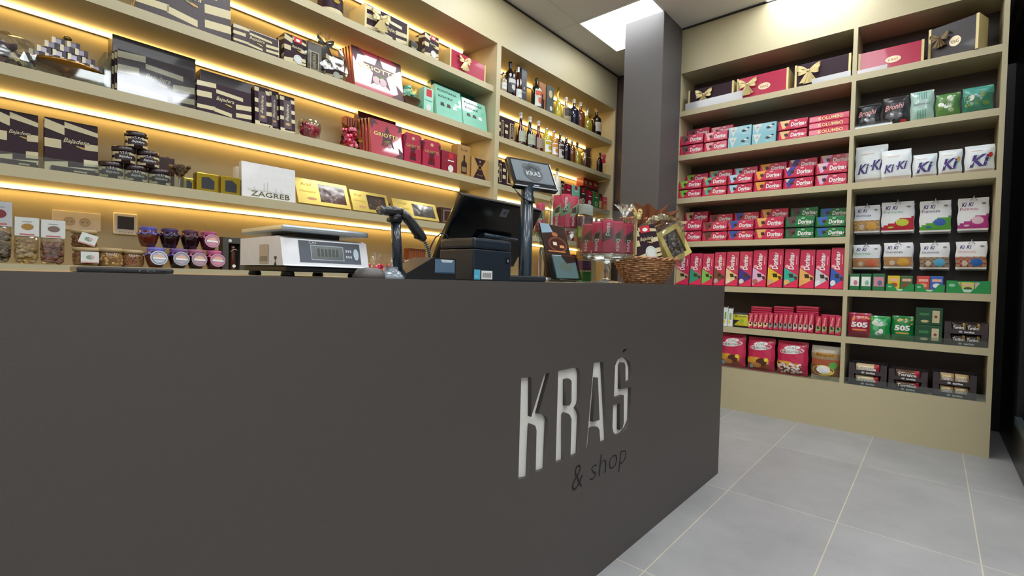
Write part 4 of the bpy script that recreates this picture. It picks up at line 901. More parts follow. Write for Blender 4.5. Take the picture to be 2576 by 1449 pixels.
B1(1431, 1443, 352, 'amber bottle, left of the yellow-green one on the second shelf', PB, amb, M('#b9bcc0', .25, .6), z, BG)
B1(1444, 1457, 358, 'small yellow green bottle with gold shine beside the cellophane gift', PR, yel, DARK, z, BG)
xx = BX(1476, z); t = empty('gift_bag', (xx, 2.715, z+.001), label='clear cellophane gift with brown bow at the right of the second shelf', cat='gift bag')
a = MB(); a.cbox(-.05, .05, -.03, .03, 0, .12, M('#5a3826', .4), .004); obj('sweets_box', a, t); obj('cellophane', cello_wrap(.15, .20, .10), t, loc=(0, 0, 0)); obj('ribbon_bow', bow(.07, M('#4a2c22', .4)), t, loc=(0, -.02, .19))
t = bottle((BX(1508, z), 2.70, z+.001), 'flat black bottle with red bow round its neck at the far right', BG, .22, .042, PB, M('#1c1312', .12, coat=.5), DARK, sy=.7)
obj('ribbon_bow', bow(.07, PINKR), t, loc=(0, -.035, .175))
z = ZS[2]
for k, (p0, p1, yt) in enumerate(((1253, 1264, 400), (1266, 1291, 406), (1407, 1421, 452))):
    x, w, h = SL(z, p0, p1, yt)
    a = plain_box(w, h, .07, BROWN); a.rect(w*.42, h*.12, w*.95, h*.86, CREAM); a.rect(w*.5, h*.16, w*.88, h*.82, BROWN2, 2); a.rect(0, h*.3, w*.3, h*.45, CREAM, 1); a.rect(0, h*.6, w*.3, h*.72, CREAM, 1); a.disc(w*.7, h*.6, w*.1, h*.05, CREAM, 3)
    obj('bottle_box', a, loc=(x, Y0, z+.001), label=['striped carton sliver against the divider, third shelf of bottle cabinet', 'striped bottle carton just left of the customer screen, third shelf', 'striped carton right of the customer screen, third shelf'][k], cat='box')
B1(1392, 1406, 424, 'white liqueur bottle with green cap peeking out behind the customer screen', PB, M('#e6e0cc', .2, coat=.4), M('#2c5a34', .4), z, 'bottles on the third shelf', lab=OFFW)
GB = 'small boxes on the third shelf of the bottle cabinet'
def tagbox(p0, p1, yt, m, label, nut=None, Y=Y0, zz=None, d=.07):
    zz = z if zz is None else zz; x, w, h = SL(zz, p0, p1, yt, Y); w *= .97
    a = plain_box(w, h, d, m); a.rect(w*.35, h*.76, w*.68, h*.96, M('#c8202f', .4)); a.rect(w*.3, h*.64, w*.75, h*.69, WHITE)
    if nut: a.disc(w*.5, h*.26, w*.27, h*.15, OFFW, 2); a.disc(w*.5, h*.26, w*.16, h*.1, nut, 3)
    return obj('praline_box', a, loc=(x, Y, zz+.001), label=label, cat='box', group=GB)
tagbox(1421, 1438, 461, CRIMD, 'dark crimson box with red tag left of the mint box, third shelf')
tagbox(1439, 1458, 464, MINT, 'pale mint box with red tag among the dark boxes, third shelf')
tagbox(1459, 1474, 471, BROWN2, 'dark brown box with white nut picture, third shelf', M('#8a6c4c', .4))
tagbox(1475, 1491, 478, CRIMD, 'dark crimson box with white round picture left of the green box', OFFW)
tagbox(1492, 1507, 481, GREEN, 'bright green box with red tag and nut picture, third shelf', M('#8a6c4c', .4))
for k, (p0, p1) in enumerate(((1474, 1485), (1486, 1497), (1498, 1511))):
    zz = z+.235; x, w, h = SL(zz, p0, p1, 458, 2.76)
    a = plain_box(w, .085, .09, M('#b81f26', .35, coat=.3)); a.poly([(w*.2, .03), (w*.8, .03), (w*.8, .045), (w*.45, .06), (w*.2, .06)], M('#f0d0a0', .3), 1)
    obj('praline_box', a, loc=(x, 2.79, zz+.001), label='%s of the three bright red boxes stacked on top, third shelf' % ['left', 'middle', 'right'][k], cat='box', group='three bright red boxes')
x, w, h = SL(z, 1474, 1511, 500, 2.78); a = plain_box(w, .232, .09, M('#5a141c', .4)); obj('praline_box', a, loc=(x, 2.79, z+.001), label='dark red carton behind the green box, carrying the bright red boxes', cat='box')
x, w, h = SL(z, 1508, 1516, 486); a = plain_box(w, h, .06, DARK); a.rect(w*.1, h*.1, w*.9, h*.55, M('#d8c070', .4)); a.rect(w*.2, h*.6, w*.8, h*.75, M('#c8202f', .4)); obj('praline_box', a, loc=(x, Y0, z+.001), label='narrow black and yellow box between the green and red boxes', cat='box')
x, w, h = SL(z, 1518, 1530, 494); a = plain_box(w, h, .06, PINKR); a.rect(w*.3, h*.1, w*.9, h*.45, GOLD); a.rect(w*.2, h*.75, w*.8, h*.79, WHITE); obj('praline_box', a, loc=(x, Y0, z+.001), label='red box with gold corner at the right end, third shelf of bottle cabinet', cat='box')
# below, seen between the things on the counter
z = ZS[3]
for k, (p0, p1, yt, m, lb) in enumerate(((1345, 1372, 570, M('#8c7a44', .35, .3), 'gold paper bag on the lower shelf behind the till screen'), (1374, 1400, 575, M('#4a2a22', .4), 'dark brown carton on the lower shelf behind the brochure stand'), (1478, 1494, 580, M('#c9bb8c', .4), 'cream carton on the lower shelf behind the footed jar'), (1430, 1448, 575, CRIMD, 'crimson carton on the lower shelf behind the bar jars'))):
    x, w, h = SL(z, p0, p1, yt); obj('carton', plain_box(w, max(.12, h), .09, m), loc=(x, Y0+.01, z+.001), label=lb, cat='box')
z = ZS[4]
for k, (p0, p1, yt, m, lb) in enumerate(((1386, 1402, 640, BROWN2, 'dark carton on the back counter behind the brochure stand'), (1440, 1456, 640, M('#7c2f2a', .4), 'dark red carton on the back counter between the jars'), (1470, 1500, 648, M('#cdbf92', .4), 'cream paper bag on the back counter behind the footed jar'))):
    x, w, h = SL(z, p0, p1, yt); obj('carton', plain_box(w, max(.10, h), .09, m), loc=(x, Y0, z+.001), label=lb, cat='box')

# ================================================================== right cabinet
XF = 4.092
def R_obj(name, mb, y0, zz, label, cat, group=None, X=XF, rx=0.): 
    return obj(name, mb, loc=(X, y0, zz+.001), rot=(rx, 0, RZR), label=label, cat=cat, group=group)
def dorina(a, cu, cv, wd, h, k=3, rot=0., m=None):
    m = m or WHITE; a.txt('Dorina', cu, cv, h, m, k, wd=wd*.84, shear=.12, off=.035, rot=rot)
    ca, sa = math.cos(rot), math.sin(rot); q = [(wd*.44, -h*.05), (wd*.52, h*.18), (wd*.50, -h*.25), (wd*.42, -h*.42), (wd*.48, -h*.2)]
    a.poly([(cu+x*ca-y*sa, cv+x*sa+y*ca) for x, y in q], m, k)
def bar_land(w, h, d, acc, base, acc2=None):
    a = MB(); a.cbox(0, w, 0, d, 0, h, base, .002)
    a.poly([(w*.03, h*.98), (w*.42, h*.98), (w*.30, h*.45), (w*.20, h*.02), (w*.14, h*.02)], acc, 1)
    if acc2: a.poly([(w*.03, h*.98), (w*.2, h*.98), (w*.1, h*.6)], acc2, 2)
    a.poly([(w*.20, h*.62), (w*.32, h*.68), (w*.35, h*.4), (w*.23, h*.34)], CHOC, 2); a.poly([(w*.20, h*.62), (w*.32, h*.68), (w*.33, h*.72), (w*.21, h*.67)], M('#6b4a3c', .4), 3)
    dorina(a, w*.68, h*.46, w*.58, h*.46); a.disc(w*.62, h*.82, w*.07, h*.08, M('#f0a8a8', .4) if base is PINKR else M('#9fd0b0', .4), 2); a.rect(w*.55, h*.12, w*.85, h*.16, M('#f3b6c0', .4), 2)
    return a
def tray(w, h, d, m, lip=.13):
    a = MB(); t = .0025
    a.box(0, w, 0, d, 0, t, m); a.box(t, w-t, d-t, d, t, h-.002, m); a.box(t, w-t, 0, t, t, h*lip, m)
    for x0 in (0, w-t): a.prism([(0, t), (d, t), (d, h-.002), (d*.12, h-.002), (0, h*.45)], x0, x0+t, m, 'x')
    return a
RB = PINKR
OR = ['first', 'second', 'third', 'fourth', 'fifth', 'sixth', 'seventh']
_c = {}
def carton_stack(zz, p0, p1, yt, acc, name, col, where, base=None, back=0, X=XF, tiers=2, acc2=None, darker=False):
    base = base or RB; y0, w, h = SR(zz, p0, p1, yt, X); w -= .003; th = h/tiers; d = .135; TM = M('#c01f45', .35, coat=.2) if base is RB else M('#0d5c36', .4, coat=.2)
    tm = tray(w, th-.001, d, TM).mesh('carton'); bm_ = bar_land(w-.010, th-.010, .010, acc, base, acc2).mesh('bar')
    tn = ['lower', 'upper'] if tiers == 2 else ['lowest', 'middle', 'topmost']
    for k in range(tiers):
        R_obj('display_carton', tm, y0, zz+k*(th+.0008), '%s %s carton for %s-cornered bars, %s' % (tn[k], col, name, where), 'carton', 'chocolate cartons in the right cabinet', X)
        R_obj('chocolate_bar', bm_, y0-.005, zz+.0035+k*(th+.0008), '%s-cornered %s bar facing out of the %s carton, %s' % (name, col, tn[k], where), 'chocolate bar', 'chocolate bars in the right cabinet', X+.006, -.03)
    if back:
        Xb = X+.142
        for k in range(back):
            R_obj('display_carton', tm, y0, zz+k*(th+.0008), '%s %s carton for %s-cornered bars in back row, %s' % (['lowest', 'middle', 'topmost'][k+(3-back)], col, name, where), 'carton', 'chocolate cartons in the right cabinet', Xb)
            if k == back-1: R_obj('chocolate_bar', bm_, y0-.005, zz+.0035+k*(th+.0008), '%s-cornered %s bar in the topmost back-row carton, %s' % (name, col, where), 'chocolate bar', 'chocolate bars in the right cabinet', Xb+.006, -.03)
    return w, th
wr = lambda i, r: '%s stack, %s cabinet row' % (OR[i], r)
# row 1: gift boxes behind clear guards
z = ZSR[0]
for (p0, p1, yt, m, lb, em, bx_) in ((1730, 1843, 229, BROWN, 'dark brown gift box with gold bow, leftmost on the right cabinet top row', False, .36), (1852, 1981, 200, CRIM, 'crimson gift box with gold bow and round emblem, top row', True, .22), (1998, 2138, 166, BROWN, 'striped dark gift box with largest gold bow, top row before the divider', False, .26)):
    y0, w, h = SR(z, p0, p1, yt)
    gift_box(w, h, .2, m, lb, (XF+.012, y0, z+.001), RZR, emblem=em, bowx=bx_, bsz=h*.66 if p0 > 1990 else h*.6)
y0, w, h = SR(z, 2156, 2324, 137); y0 -= .003; w -= .006; gift_box(w, h, .2, CRIM, 'large crimson gift box with round emblem and no bow, right bay top row', (XF+.012, y0, z+.001), RZR, emblem=True, bsz=0)
y0, w, h = SR(z, 2332, 2462, 72, 4.12); gift_box(w*1.02, h*.98, .13, M('#231a1c', .35, coat=.2), 'large near-black gift box with brown bow, turned so its tan side shows, top row', (4.150, y0-.004, z+.001), RZR-.36, emblem=True, bowx=.25, bowm=M('#6b5630', .4, .2), bsz=h*.34)
for k, (p0, p1, yt) in enumerate(((1724, 1868, 262), (2042, 2140, 200), (2152, 2232, 180))):
    y0, w, h = SR(z, p0, p1, yt, 4.08); a = MB(); a.prism([(0, 0), (w, 0), (w, h*1.15), (0, h)], 0, .003, FROST)
    R_obj('shelf_guard', a, y0, z, ['frosted clear shelf guard before the leftmost brown gift box', 'frosted clear shelf guard before the striped dark gift box', 'frosted clear shelf guard before the large crimson gift box'][k], 'shelf guard', 'frosted shelf guards', X=4.077)
# row 2
z = ZSR[1]
carton_stack(z, 1706, 1768, 343, M('#6b4a4a', .4), 'brown', 'red', wr(0, 'second'), back=3)
carton_stack(z, 1770, 1829, 335, M('#f2aab0', .4), 'rose', 'red', wr(1, 'second'), back=3)
def blue_box(w, h, d):
    a = MB(); BL = M('#86bcc9', .3, coat=.3); a.cbox(0, w, 0, d, 0, h, BL, .002)
    a.poly([(w*.05, h*.98), (w*.40, h*.98), (w*.2, h*.05)], OFFW, 1); a.disc(w*.22, h*.66, w*.07, h*.1, M('#a8b8c4', .5), 2)
    a.disc(w*.68, h*.52, w*.1, h*.12, M('#2a3c44', .4), 2); a.disc(w*.78, h*.62, w*.08, h*.08, OFFW, 3); a.disc(w*.86, h*.72, w*.06, h*.09, M('#2a3c44', .4), 2); a.rect(w*.6, h*.2, w*.9, h*.25, OFFW, 2); return a
for i, (p0, p1, yt) in enumerate(((1831, 1889, 322), (1891, 1952, 314))):
    y0, w, h = SR(z, p0, p1, yt); m_ = blue_box(w-.003, h/2-.001, .13).mesh('box')
    for k in range(2): R_obj('blue_box', m_, y0, z+k*(h/2), '%s %s pale blue box with white triangle, second row' % (['lower', 'upper'][k], ['left', 'right'][i]), 'box', 'pale blue boxes', X=XF+.012*k)
carton_stack(z, 1956, 2030, 305, M('#e8c48a', .4), 'cream', 'red', wr(2, 'second').replace('third', 'right-hand'))
y0, w, h = SR(z, 2035, 2135, 296); KM = M('#c9284c', .3, coat=.3)
a = MB(); bh_ = h/3-.001
a.cbox(0, w, 0, .12, 0, bh_, KM, .004); a.rect(0, bh_*.15, w*.3, bh_*.85, M('#e88aa0', .4)); a.txt('KOLUMBO', w*.55, bh_*.5, bh_*.5, M('#f1dca0', .35), 2, wd=w*.62, off=.02); a = a.mesh('box')
for k in range(3): R_obj('wafer_box', a, y0, z+k*(h/3), '%s of three long red boxes with cream capitals, second row' % ['bottom', 'middle', 'top'][k], 'box', 'long red boxes with cream capitals')
# row 3
z = ZSR[2]
for i, (p0, p1, yt, c, n, c2) in enumerate(((1703, 1764, 456, '#7ec243', 'lime', None), (1766, 1827, 447, '#4fb39a', 'teal', '#e8a04a'), (1829, 1892, 440, '#a6d6ea', 'sky blue', None), (1895, 1967, 431, '#eba33c', 'orange', None), (1970, 2046, 421, '#3b3a9a', 'indigo', '#e6d6c4'), (2050, 2131, 411, '#dcb3d8', 'lilac', '#d8c89a'))):
    carton_stack(z, p0, p1, yt, M(c, .4), n, 'red', wr(i, 'third'), back=3, acc2=M(c2, .4) if c2 else None)
# row 4
z = ZSR[3]
for i, (p0, p1, yt, c, n, b_) in enumerate(((1698, 1764, 556, '#e6cfa0', 'cream', None), (1766, 1828, 559, '#6b4038', 'brown', None), (1830, 1895, 555, '#2c56b0', 'blue', None), (1897, 1971, 548, '#e8b064', 'peach', None), (1974, 2048, 545, '#5a4048', 'brown', GREEN), (2050, 2128, 545, '#2f66b8', 'blue', GREEN))):
    carton_stack(z, p0, p1, yt, M(c, .4), n, 'green' if b_ else 'red', wr(i, 'fourth'), base=b_, back=3)
# row 5: upright bars
z = ZSR[4]
def bar_up(w, h, d, acc, acc2=None):
    a = MB(); a.cbox(0, w, 0, d, .004, h-.006, PINKR, .003); a.box(.001, w-.001, d*.4, d*.6, 0, h, PINKD)
    a.poly([(w*.0+.001, h*.52), (w*.96, h*.30), (w*.98, h*.24), (.001, h*.03)], acc, 1)
    if acc2: a.disc(w*.22, h*.14, w*.20, h*.075, acc2, 2)
    a.poly([(w*.32, h*.36), (w*.62, h*.36), (w*.70, h*.26), (w*.40, h*.26)], CHOC, 2); a.poly([(w*.72, h*.30), (w*.95, h*.28), (w*.9, h*.2), (w*.74, h*.22)], M('#4a2c24', .4), 2)
    dorina(a, w*.48, h*.66, h*.46, w*.40, 3, math.pi/2); a.disc(w*.2, h*.55, w*.14, h*.04, M('#f0a8a8', .4), 2); a.rect(w*.82, h*.6, w*.87, h*.82, M('#f3b6c0', .4), 2)
    a.poly([(.001, .003), (w*.98, .003), (w*.98, h*.22), (.001, h*.04)], M('#e02b5a', .35), 2)
    return a
ub = [(1698, 1731, '#cdb98c', 'tan', None), (1733, 1763, '#2f9c78', 'teal green', None), (1764, 1792, '#7fc65a', 'lime', None), (1794, 1822, '#7c4a34', 'brown', '#b8b0a8'), (1824, 1855, '#e6cf96', 'cream', '#efe0c0'), (1857, 1889, '#3a318c', 'indigo', '#e6d8c8'), (1891, 1926, '#e2b4d8', 'lilac', '#b86a58'), (1929, 1967, '#e6c228', 'yellow', '#d8a488'), (1970, 2007, '#2fae9a', 'turquoise', '#e6b264'), (2009, 2047, '#e8b264', 'peach', '#e6a85a'), (2049, 2085, '#c9ccd2', 'pale grey', '#e8e8ea'), (2087, 2122, '#2c5cb4', 'blue', '#dfe3e6')]
tops = [634, 633, 634, 630, 629, 628, 625, 622, 622, 624, 624, 619]
for i, (p0, p1, c, n, c2) in enumerate(ub):
    y0, w, h = SR(z, p0, p1, tops[i]+4); m_ = bar_up(w-.002, h, .012, M(c, .4), M(c2, .4) if c2 else None).mesh('bar')
    R_obj('chocolate_bar', m_, y0, z, 'tall upright red chocolate bar with %s picture corner, fifth row' % n, 'chocolate bar', 'tall upright chocolate bars', X=XF+.004, rx=-.07)
    R_obj('chocolate_bar', m_, y0, z, 'upright red bar standing right behind the %s one, fifth row' % n, 'chocolate bar', 'tall upright chocolate bars', X=XF+.024, rx=-.05)
# row 6: small bars
z = ZSR[5]
sb_ = MB()
sb_x = [(455,520),(525,588),(592,658),(662,733),(737,800),(810,872),(880,940),(945,1008),(1012,1075),(1080,1150),(1155,1220),(1225,1290),(1297,1370),(1397,1475),(1485,1560),(1590,1665),(1675,1760)]
for i, (u0, u1) in enumerate(sb_x):
    p0, p1 = 1800+u0/5.573, 1800+u1/5.573; y0, w, h = SR(z, p0, p1, 787 if i < 13 else 795); w *= .93
    a = MB(); a.cbox(0, w, 0, .012, .004, h-.005, PINKR, .002); a.box(0, w, .005, .007, 0, h, PINKD)
    acc = M(['#e6cda0', '#9a9a90', '#d8b8b0', '#8aa86a'][0 if i < 4 else 1 if i < 9 else 2 if i < 13 else 3], .4)
    a.poly([(.001, h*.45), (w*.97, h*.38), (w*.97, h*.22), (.001, h*.08)], acc, 1); a.poly([(w*.2, h*.4), (w*.6, h*.4), (w*.75, h*.25), (w*.3, h*.28)], CHOC, 2); a.txt('Dorina', w*.45, h*.68, w*.42, M('#f0c8a8', .4), 3, wd=h*.42, rot=math.pi/2-.12, off=.02)
    R_obj('small_bar', a, y0, z, 'small upright red bar, %s from left in the sixth row of the right cabinet' % ORD[i], 'chocolate bar', 'small upright bars in the sixth row', X=XF+.004, rx=-.08)
for i, (p0, p1) in enumerate(((1886, 1940), (1943, 1995), (1999, 2058), (2062, 2112))):
    y0, w, h = SR(z, p0, p1, 786, 4.16); hb = h*.98 if i < 3 else h*.8; R_obj('display_carton', plain_box(w, hb, .14, M('#b01e3c', .4)), y0, z, 'closed red carton behind the small bars, %s from left' % ORD[i], 'carton', 'closed red cartons behind the small bars', X=4.16)
    pk = pouch(w*.96, .05, .022, lambda u, v: PINKR, 8, 8); pk.rect(w*.15, .018, w*.8, .030, M('#e88a9a', .4), 1); pk.surf = None; pk = pk.mesh('pack')
    for k in range(3 if i < 3 else 1):
        o = obj('red_pack', plain_box(w*.96, .016, .12, [PINKR, M('#c9224a', .35), M('#d84a66', .3)][k], .006), loc=(4.165, y0-.003, z+hb+.002+.0175*k), rot=(0, 0, RZR), label='flat red pack, %s in the pile on the %s closed carton' % (['lowest', 'second', 'third'][k], ORD[i]), cat='pack', group='flat red packs piled behind the small bars')
for i, (p0, p1) in enumerate(((1818, 1829), (1830, 1842))):
    y0, w, h = SR(z, p0, p1, 770+3*i); a = MB(); a.cbox(0, w, 0, .014, 0, h, M('#dfe6ea', .3), .003); a.rect(0, h*.93, w, h, DARK); a.rect(w*.3, h*.35, w*.7, h*.7, M('#7aa83c', .4)); a.rect(w*.1, h*.15, w*.5, h*.3, M('#e6d23c', .4))
    R_obj('snack_bar', a, y0, z, '%s white and green snack bar at the left end, sixth row' % ['left', 'right'][i], 'bar', 'white and green snack bars', X=XF+.004, rx=-.06)
YB_ = M('#cfc52c', .35, coat=.3)
y0, w, h = SR(z, 1843, 1881, 786); a = pouch(w, h, .03, lambda u, v: (DARK if v > .86 or v < .12 or (u+math.sin(v*9)*.2 < .25 and v < .5) else YB_), 12, 16); a.txt('Bronhi', w*.5, h*.78, h*.16, BLACK, 1, wd=w*.8, shear=.2, off=.01); a.disc(w*.6, h*.45, w*.15, h*.12, M('#8ab83c', .4), 1); a.surf = None
R_obj('sweet_bag', a, y0, z, 'yellow and black sweet bag left of the small red bars', 'bag')
# row 7, left bay: big bags
z = .3314
W_E = WHITE
def ke(u, v):
    if v > .9 or v < .04: return CRIM
    if v < .42 and v < .42-.15*abs(u-.3): return [M('#e0a83a', .4), M('#8a4a34', .4)][int(v < .22)] if u < .8 else CRIM
    return PINKR
def kexp(w, h, t, col=ke, milk=False):
    a = pouch(w, h, t, col, 16, 22)
    a.disc(w*.5, h*.72, w*.40, h*.085, WHITE, 1, 24, .12); a.disc(w*.5, h*.82, w*.26, h*.06, WHITE, 2, 18, .12)
    for nm_, yy, ww in (('Kraš', .82, .36), ('Express', .70, .62)):
        a.txt(nm_, w*.5, h*yy, h*.10, M('#5a6470', .4), 3, wd=w*ww, shear=.15, off=.05, rot=.08); a.txt(nm_, w*.5, h*yy, h*.10, WHITE, 4, wd=w*ww, shear=.15, off=.01, rot=.08)
    if milk:
        for i in range(60): a.disc(w*rnd.uniform(.08, .8), h*rnd.uniform(.06, .34), w*.05, h*.03, rnd.choice([WHITE, M('#e8e0e2', .4), M('#7a3040', .4)]), 1+i % 3, 8)
    else:
        a.disc(w*.55, h*.28, w*.2, h*.12, M('#5a2e22', .4), 1); a.disc(w*.35, h*.18, w*.2, h*.08, M('#c98a4a', .4), 2); a.disc(w*.72, h*.36, w*.08, h*.06, M('#e8d23c', .4), 2); a.disc(w*.16, h*.13, w*.07, h*.06, M('#8cb8d0', .4), 3)
    a.surf = None; return a
for i, (p0, p1, yt, mk) in enumerate(((1806, 1872, 838, 0), (1876, 1946, 847, 0), (1950, 2030, 856, 1))):
    y0, w, h = SR(z, p0, p1, yt); R_obj('cocoa_bag', kexp(w, h, .075, milk=bool(mk)), y0, z, ['red cocoa drink bag half hidden behind the counter corner, bottom row', 'red cocoa drink bag with yellow patch, second on the bottom row', 'red bag covered with white cereal pieces, bottom row'][i], 'bag', 'red bags on the bottom row', X=XF+.004)
y0, w, h = SR(z, 2036, 2113, 868)
a = pouch(w, h, .07, lambda u, v: (M('#b9b4a6', .4) if v > .8 or v < .1 else M('#9c8a6c', .4) if v > .6 else M('#a8583a', .4) if v > .45 else M('#7a5a40', .4)), 14, 18)
a.rect(w*.15, h*.68, w*.9, h*.8, M('#b98a34', .4), 1); a.txt('Bananko', w*.5, h*.74, h*.07, M('#5a3418', .4), 3, wd=w*.6); a.disc(w*.45, h*.28, w*.38, h*.16, M('#e6c860', .4), 1, 20); a.disc(w*.45, h*.3, w*.24, h*.12, WHITE, 2, 16); a.disc(w*.78, h*.45, w*.14, h*.1, M('#5aa84a', .4), 3); a.surf = None
R_obj('cereal_bag', a, y0, z, 'brown and grey bag with yellow bowl and green leaf colours, bottom row', 'bag', X=XF+.006)

# right bay, row 2: mixed sweet bags
z = ZSR[1]
def simple_bag(p0, p1, yt, z, colf, label, deco, t=.06, grp='bags in the right bay', name='sweet_bag', X=XF):
    y0, w, h = SR(z, p0, p1, yt, X); a = pouch(w, h, t, colf, 14, 16); deco(a, w, h); a.surf = None
    return R_obj(name, a, y0, z, label, 'bag', grp, X=X+.003)
SILV = M('#8a8a90', .2, .4, coat=.4)
def dk1(a, w, h):
    a.txt('Bronhi', w*.45, h*.62, h*.2, M('#e8a8a8', .4), 3, wd=w*.75, shear=.3, rot=.1, off=.01)
    for i in range(10): a.disc(w*rnd.uniform(.2, .7), h*rnd.uniform(.1, .5), w*.1, h*.08, rnd.choice([SILV, M('#5a5a60', .3)]), 1, 7, rnd.random()*3)
simple_bag(2152, 2215, 266, z, lambda u, v: BLACK if v > .55 else M('#2a282c', .3), 'black bag with grey sweets, leftmost in the right bay second row', dk1)
simple_bag(2218, 2285, 247, z, lambda u, v: M('#2c2a2e', .3), 'charcoal bag with pink script and red corner, right bay second row', lambda a, w, h: (dk1(a, w, h), a.rect(w*.7, h*.05, w*.9, h*.15, M('#c0202c', .4), 2)))
def strp(a, w, h):
    for v0 in (.08, .68):
        for i in range(6): a.rect(w*(.3+.07*i), h*v0, w*(.33+.07*i), h*(v0+.26), M('#3f8f80', .4), 1)
    a.txt('PEPERMINT', w*.5, h*.53, h*.06, M('#5a4a7a', .4), 2, wd=w*.7)
simple_bag(2287, 2349, 232, z, lambda u, v: M('#a9c9bf', .25, coat=.4), 'pale mint bag with teal barcode-like stripes, right bay second row', strp)
def grn(a, w, h):
    for i in range(12): a.disc(w*rnd.uniform(.15, .85), h*rnd.uniform(.15, .8), w*.13, h*.09, rnd.choice([M('#1f6b3c', .3), M('#9fb88a', .2, coat=.5), M('#e0e8dc', .2, coat=.5), M('#6a8a4a', .3)]), 1+i % 2, 8, rnd.random()*3)
simple_bag(2351, 2415, 238, z, lambda u, v: M('#5a8a4a', .25, coat=.4), 'light green clear-fronted sweet bag, right bay second row', grn)
simple_bag(2418, 2500, 222, z, lambda u, v: M('#2f7a68', .25, coat=.4) if v < .7 else M('#4a9c8c', .3), 'teal green sweet bag at the right end of the second row', grn)
# right bay, row 3: white bags
z = ZSR[2]
def kiki(n, sc):
    def f(a, w, h):
        pos = [(.5, .42)] if n == 1 else [(.27, .38), (.70, .46)]
        for i, (cx_, cy_) in enumerate(pos):
            ww = w*(.78 if n == 1 else .40); hh = h*(.42 if n == 1 else .26)
            a.txt('Ki', w*cx_, h*cy_, hh, M('#8cc0a8', .4), 2, wd=ww*1.1, shear=.35, off=.085, rot=.08); a.txt('Ki', w*cx_, h*cy_, hh, WHITE, 3, wd=ww*1.04, shear=.35, off=.055, rot=.08); a.txt('Ki', w*cx_, h*cy_, hh, PURPLE, 5, wd=ww*.92, shear=.35, off=.03, rot=.08)
        if n == 2: a.rect(w*.53-.004, h*.42, w*.53+.004, h*.46, PURPLE, 5)
        a.rect(w*.2, h*.76, w*.6, h*.79, M('#d8c0b0', .4), 1)
        if sc: a.disc(w*.86, h*.6, w*.08, h*.09, M(sc, .4), 6)
    return f
wb = lambda u, v: M('#e2eaee', .35, coat=.2) if v > .12 else M('#c2b6b0', .4)
simple_bag(2147, 2231, 371, z, wb, 'white bag with two purple words, leftmost of the white bags', kiki(2, None), .05, 'white bags with purple lettering', X=XF+.035)
simple_bag(2214, 2292, 381, z, wb, 'shorter white bag with two purple words, second of the white bags', kiki(2, None), .03, 'white bags with purple lettering', X=XF)
simple_bag(2293, 2356, 390, z, wb, 'white bag with one large purple word, middle of the white bags', kiki(1, None), .05, 'white bags with purple lettering')
simple_bag(2358, 2420, 379, z, wb, 'white bag with large purple word and orange dot, fourth of the white bags', kiki(1, '#d8b070'), .05, 'white bags with purple lettering')
simple_bag(2424, 2503, 368, z, wb, 'largest white bag with purple word and red berry, at the right end', kiki(1, '#c8303c'), .055, 'white bags with purple lettering')
# right bay: bags hanging on hooks
def hang(p0, p1, yt, yb, sub, subc, bcol, top, nm_, lb, art):
    X = 4.235; z0 = ZR(p0, yb, X); y0 = min(.4555, YR(p0, z0, X)); w = y0-max(-.244, YR(p1, z0, X))-.002; h = ZR(p0, yt, X)-z0
    G = M('#f0f4f8', .35, coat=.15)
    def cf(u, v):
        if v < .05: return WHITE
        if art == 'hill': return M(bcol, .4) if v < .12+.42*(u**.8)*(1+.1*math.sin(u*12)) else G
        return (M('#a88a6a', .3, coat=.3) if (int(u*9)+int(v*12)) % 2 else M(bcol, .35)) if v < .46 else G
    for k in range(3):
        if k == 0:
            a = pouch(w, h, .028, cf, 14, 18); a.txt('Ki', w*.2, h*.80, h*.13, PURPLE, 2, wd=w*.17, shear=.3, off=.03); a.txt('Ki', w*.42, h*.80, h*.13, PURPLE, 2, wd=w*.17, shear=.3, off=.03)
            a.txt(sub, w*.36, h*.63 if art != 'hill' else h*.66, h*.09, M(subc, .4), 2, wd=w*.6); a.disc(w*.84, h*.82, w*.07, h*.035, GREY, 2)
            if art == 'hill': a.disc(w*.66, h*.3, w*.2, h*.12, M(top, .4), 1, 12); a.disc(w*.3, h*.15, w*.1, h*.03, M(top, .4), 1)
            else: a.disc(w*.68, h*.24, w*.2, h*.15, M(top, .4), 1, 12); a.disc(w*.3, h*.2, w*.1, h*.1, M('#d8c8b4', .3), 1)
        else: a = pouch(w*.98, h, .022, lambda u, v: M('#c2c8d0', .4), 8, 10)
        a.surf = None
        obj('gummy_bag', a, loc=(X+.030*k, y0-.003*k, z0-.004*k), rz=RZR, label=['front white hanging bag '+lb, 'second white bag on the hook behind the one '+lb, 'rearmost white bag on the hook behind the one '+lb][k], cat='bag', group='white bags hanging on hooks')
    hk = MB(); yc = y0-w/2; hk.tube([(4.355, yc, z0+h+.0045), (X-.010, yc, z0+h+.0045), (X-.018, yc, z0+h+.010)], .0028, STEEL, 6); hk.tube([(X-.008, yc-.016, z0+h-.018), (X-.010, yc, z0+h+.003), (X-.008, yc+.016, z0+h-.018)], .002, STEEL, 6)
    obj('bag_hook', hk, RIGHTCAB)
hang(2142, 2214, 519, 586, 'Gumioza', '#3a5ab0', '#d8a85a', '#e0a84a', 0, 'with orange picture strip, upper hooks first', 'strip')
hang(2214, 2300, 510, 584, 'Pumioza', '#5ab88a', '#c0283c', '#c8d23c', 0, 'with red hill picture, upper hooks', 'hill')
hang(2310, 2393, 507, 584, 'Pumioza', '#2c3c7a', '#5aa83c', '#3c62b8', 0, 'with green hill picture, upper hooks', 'hill')
hang(2406, 2494, 500, 580, 'Pumioza', '#b83a7a', '#b83a8a', '#e8c8d8', 0, 'with magenta hill picture, upper hooks last', 'hill')
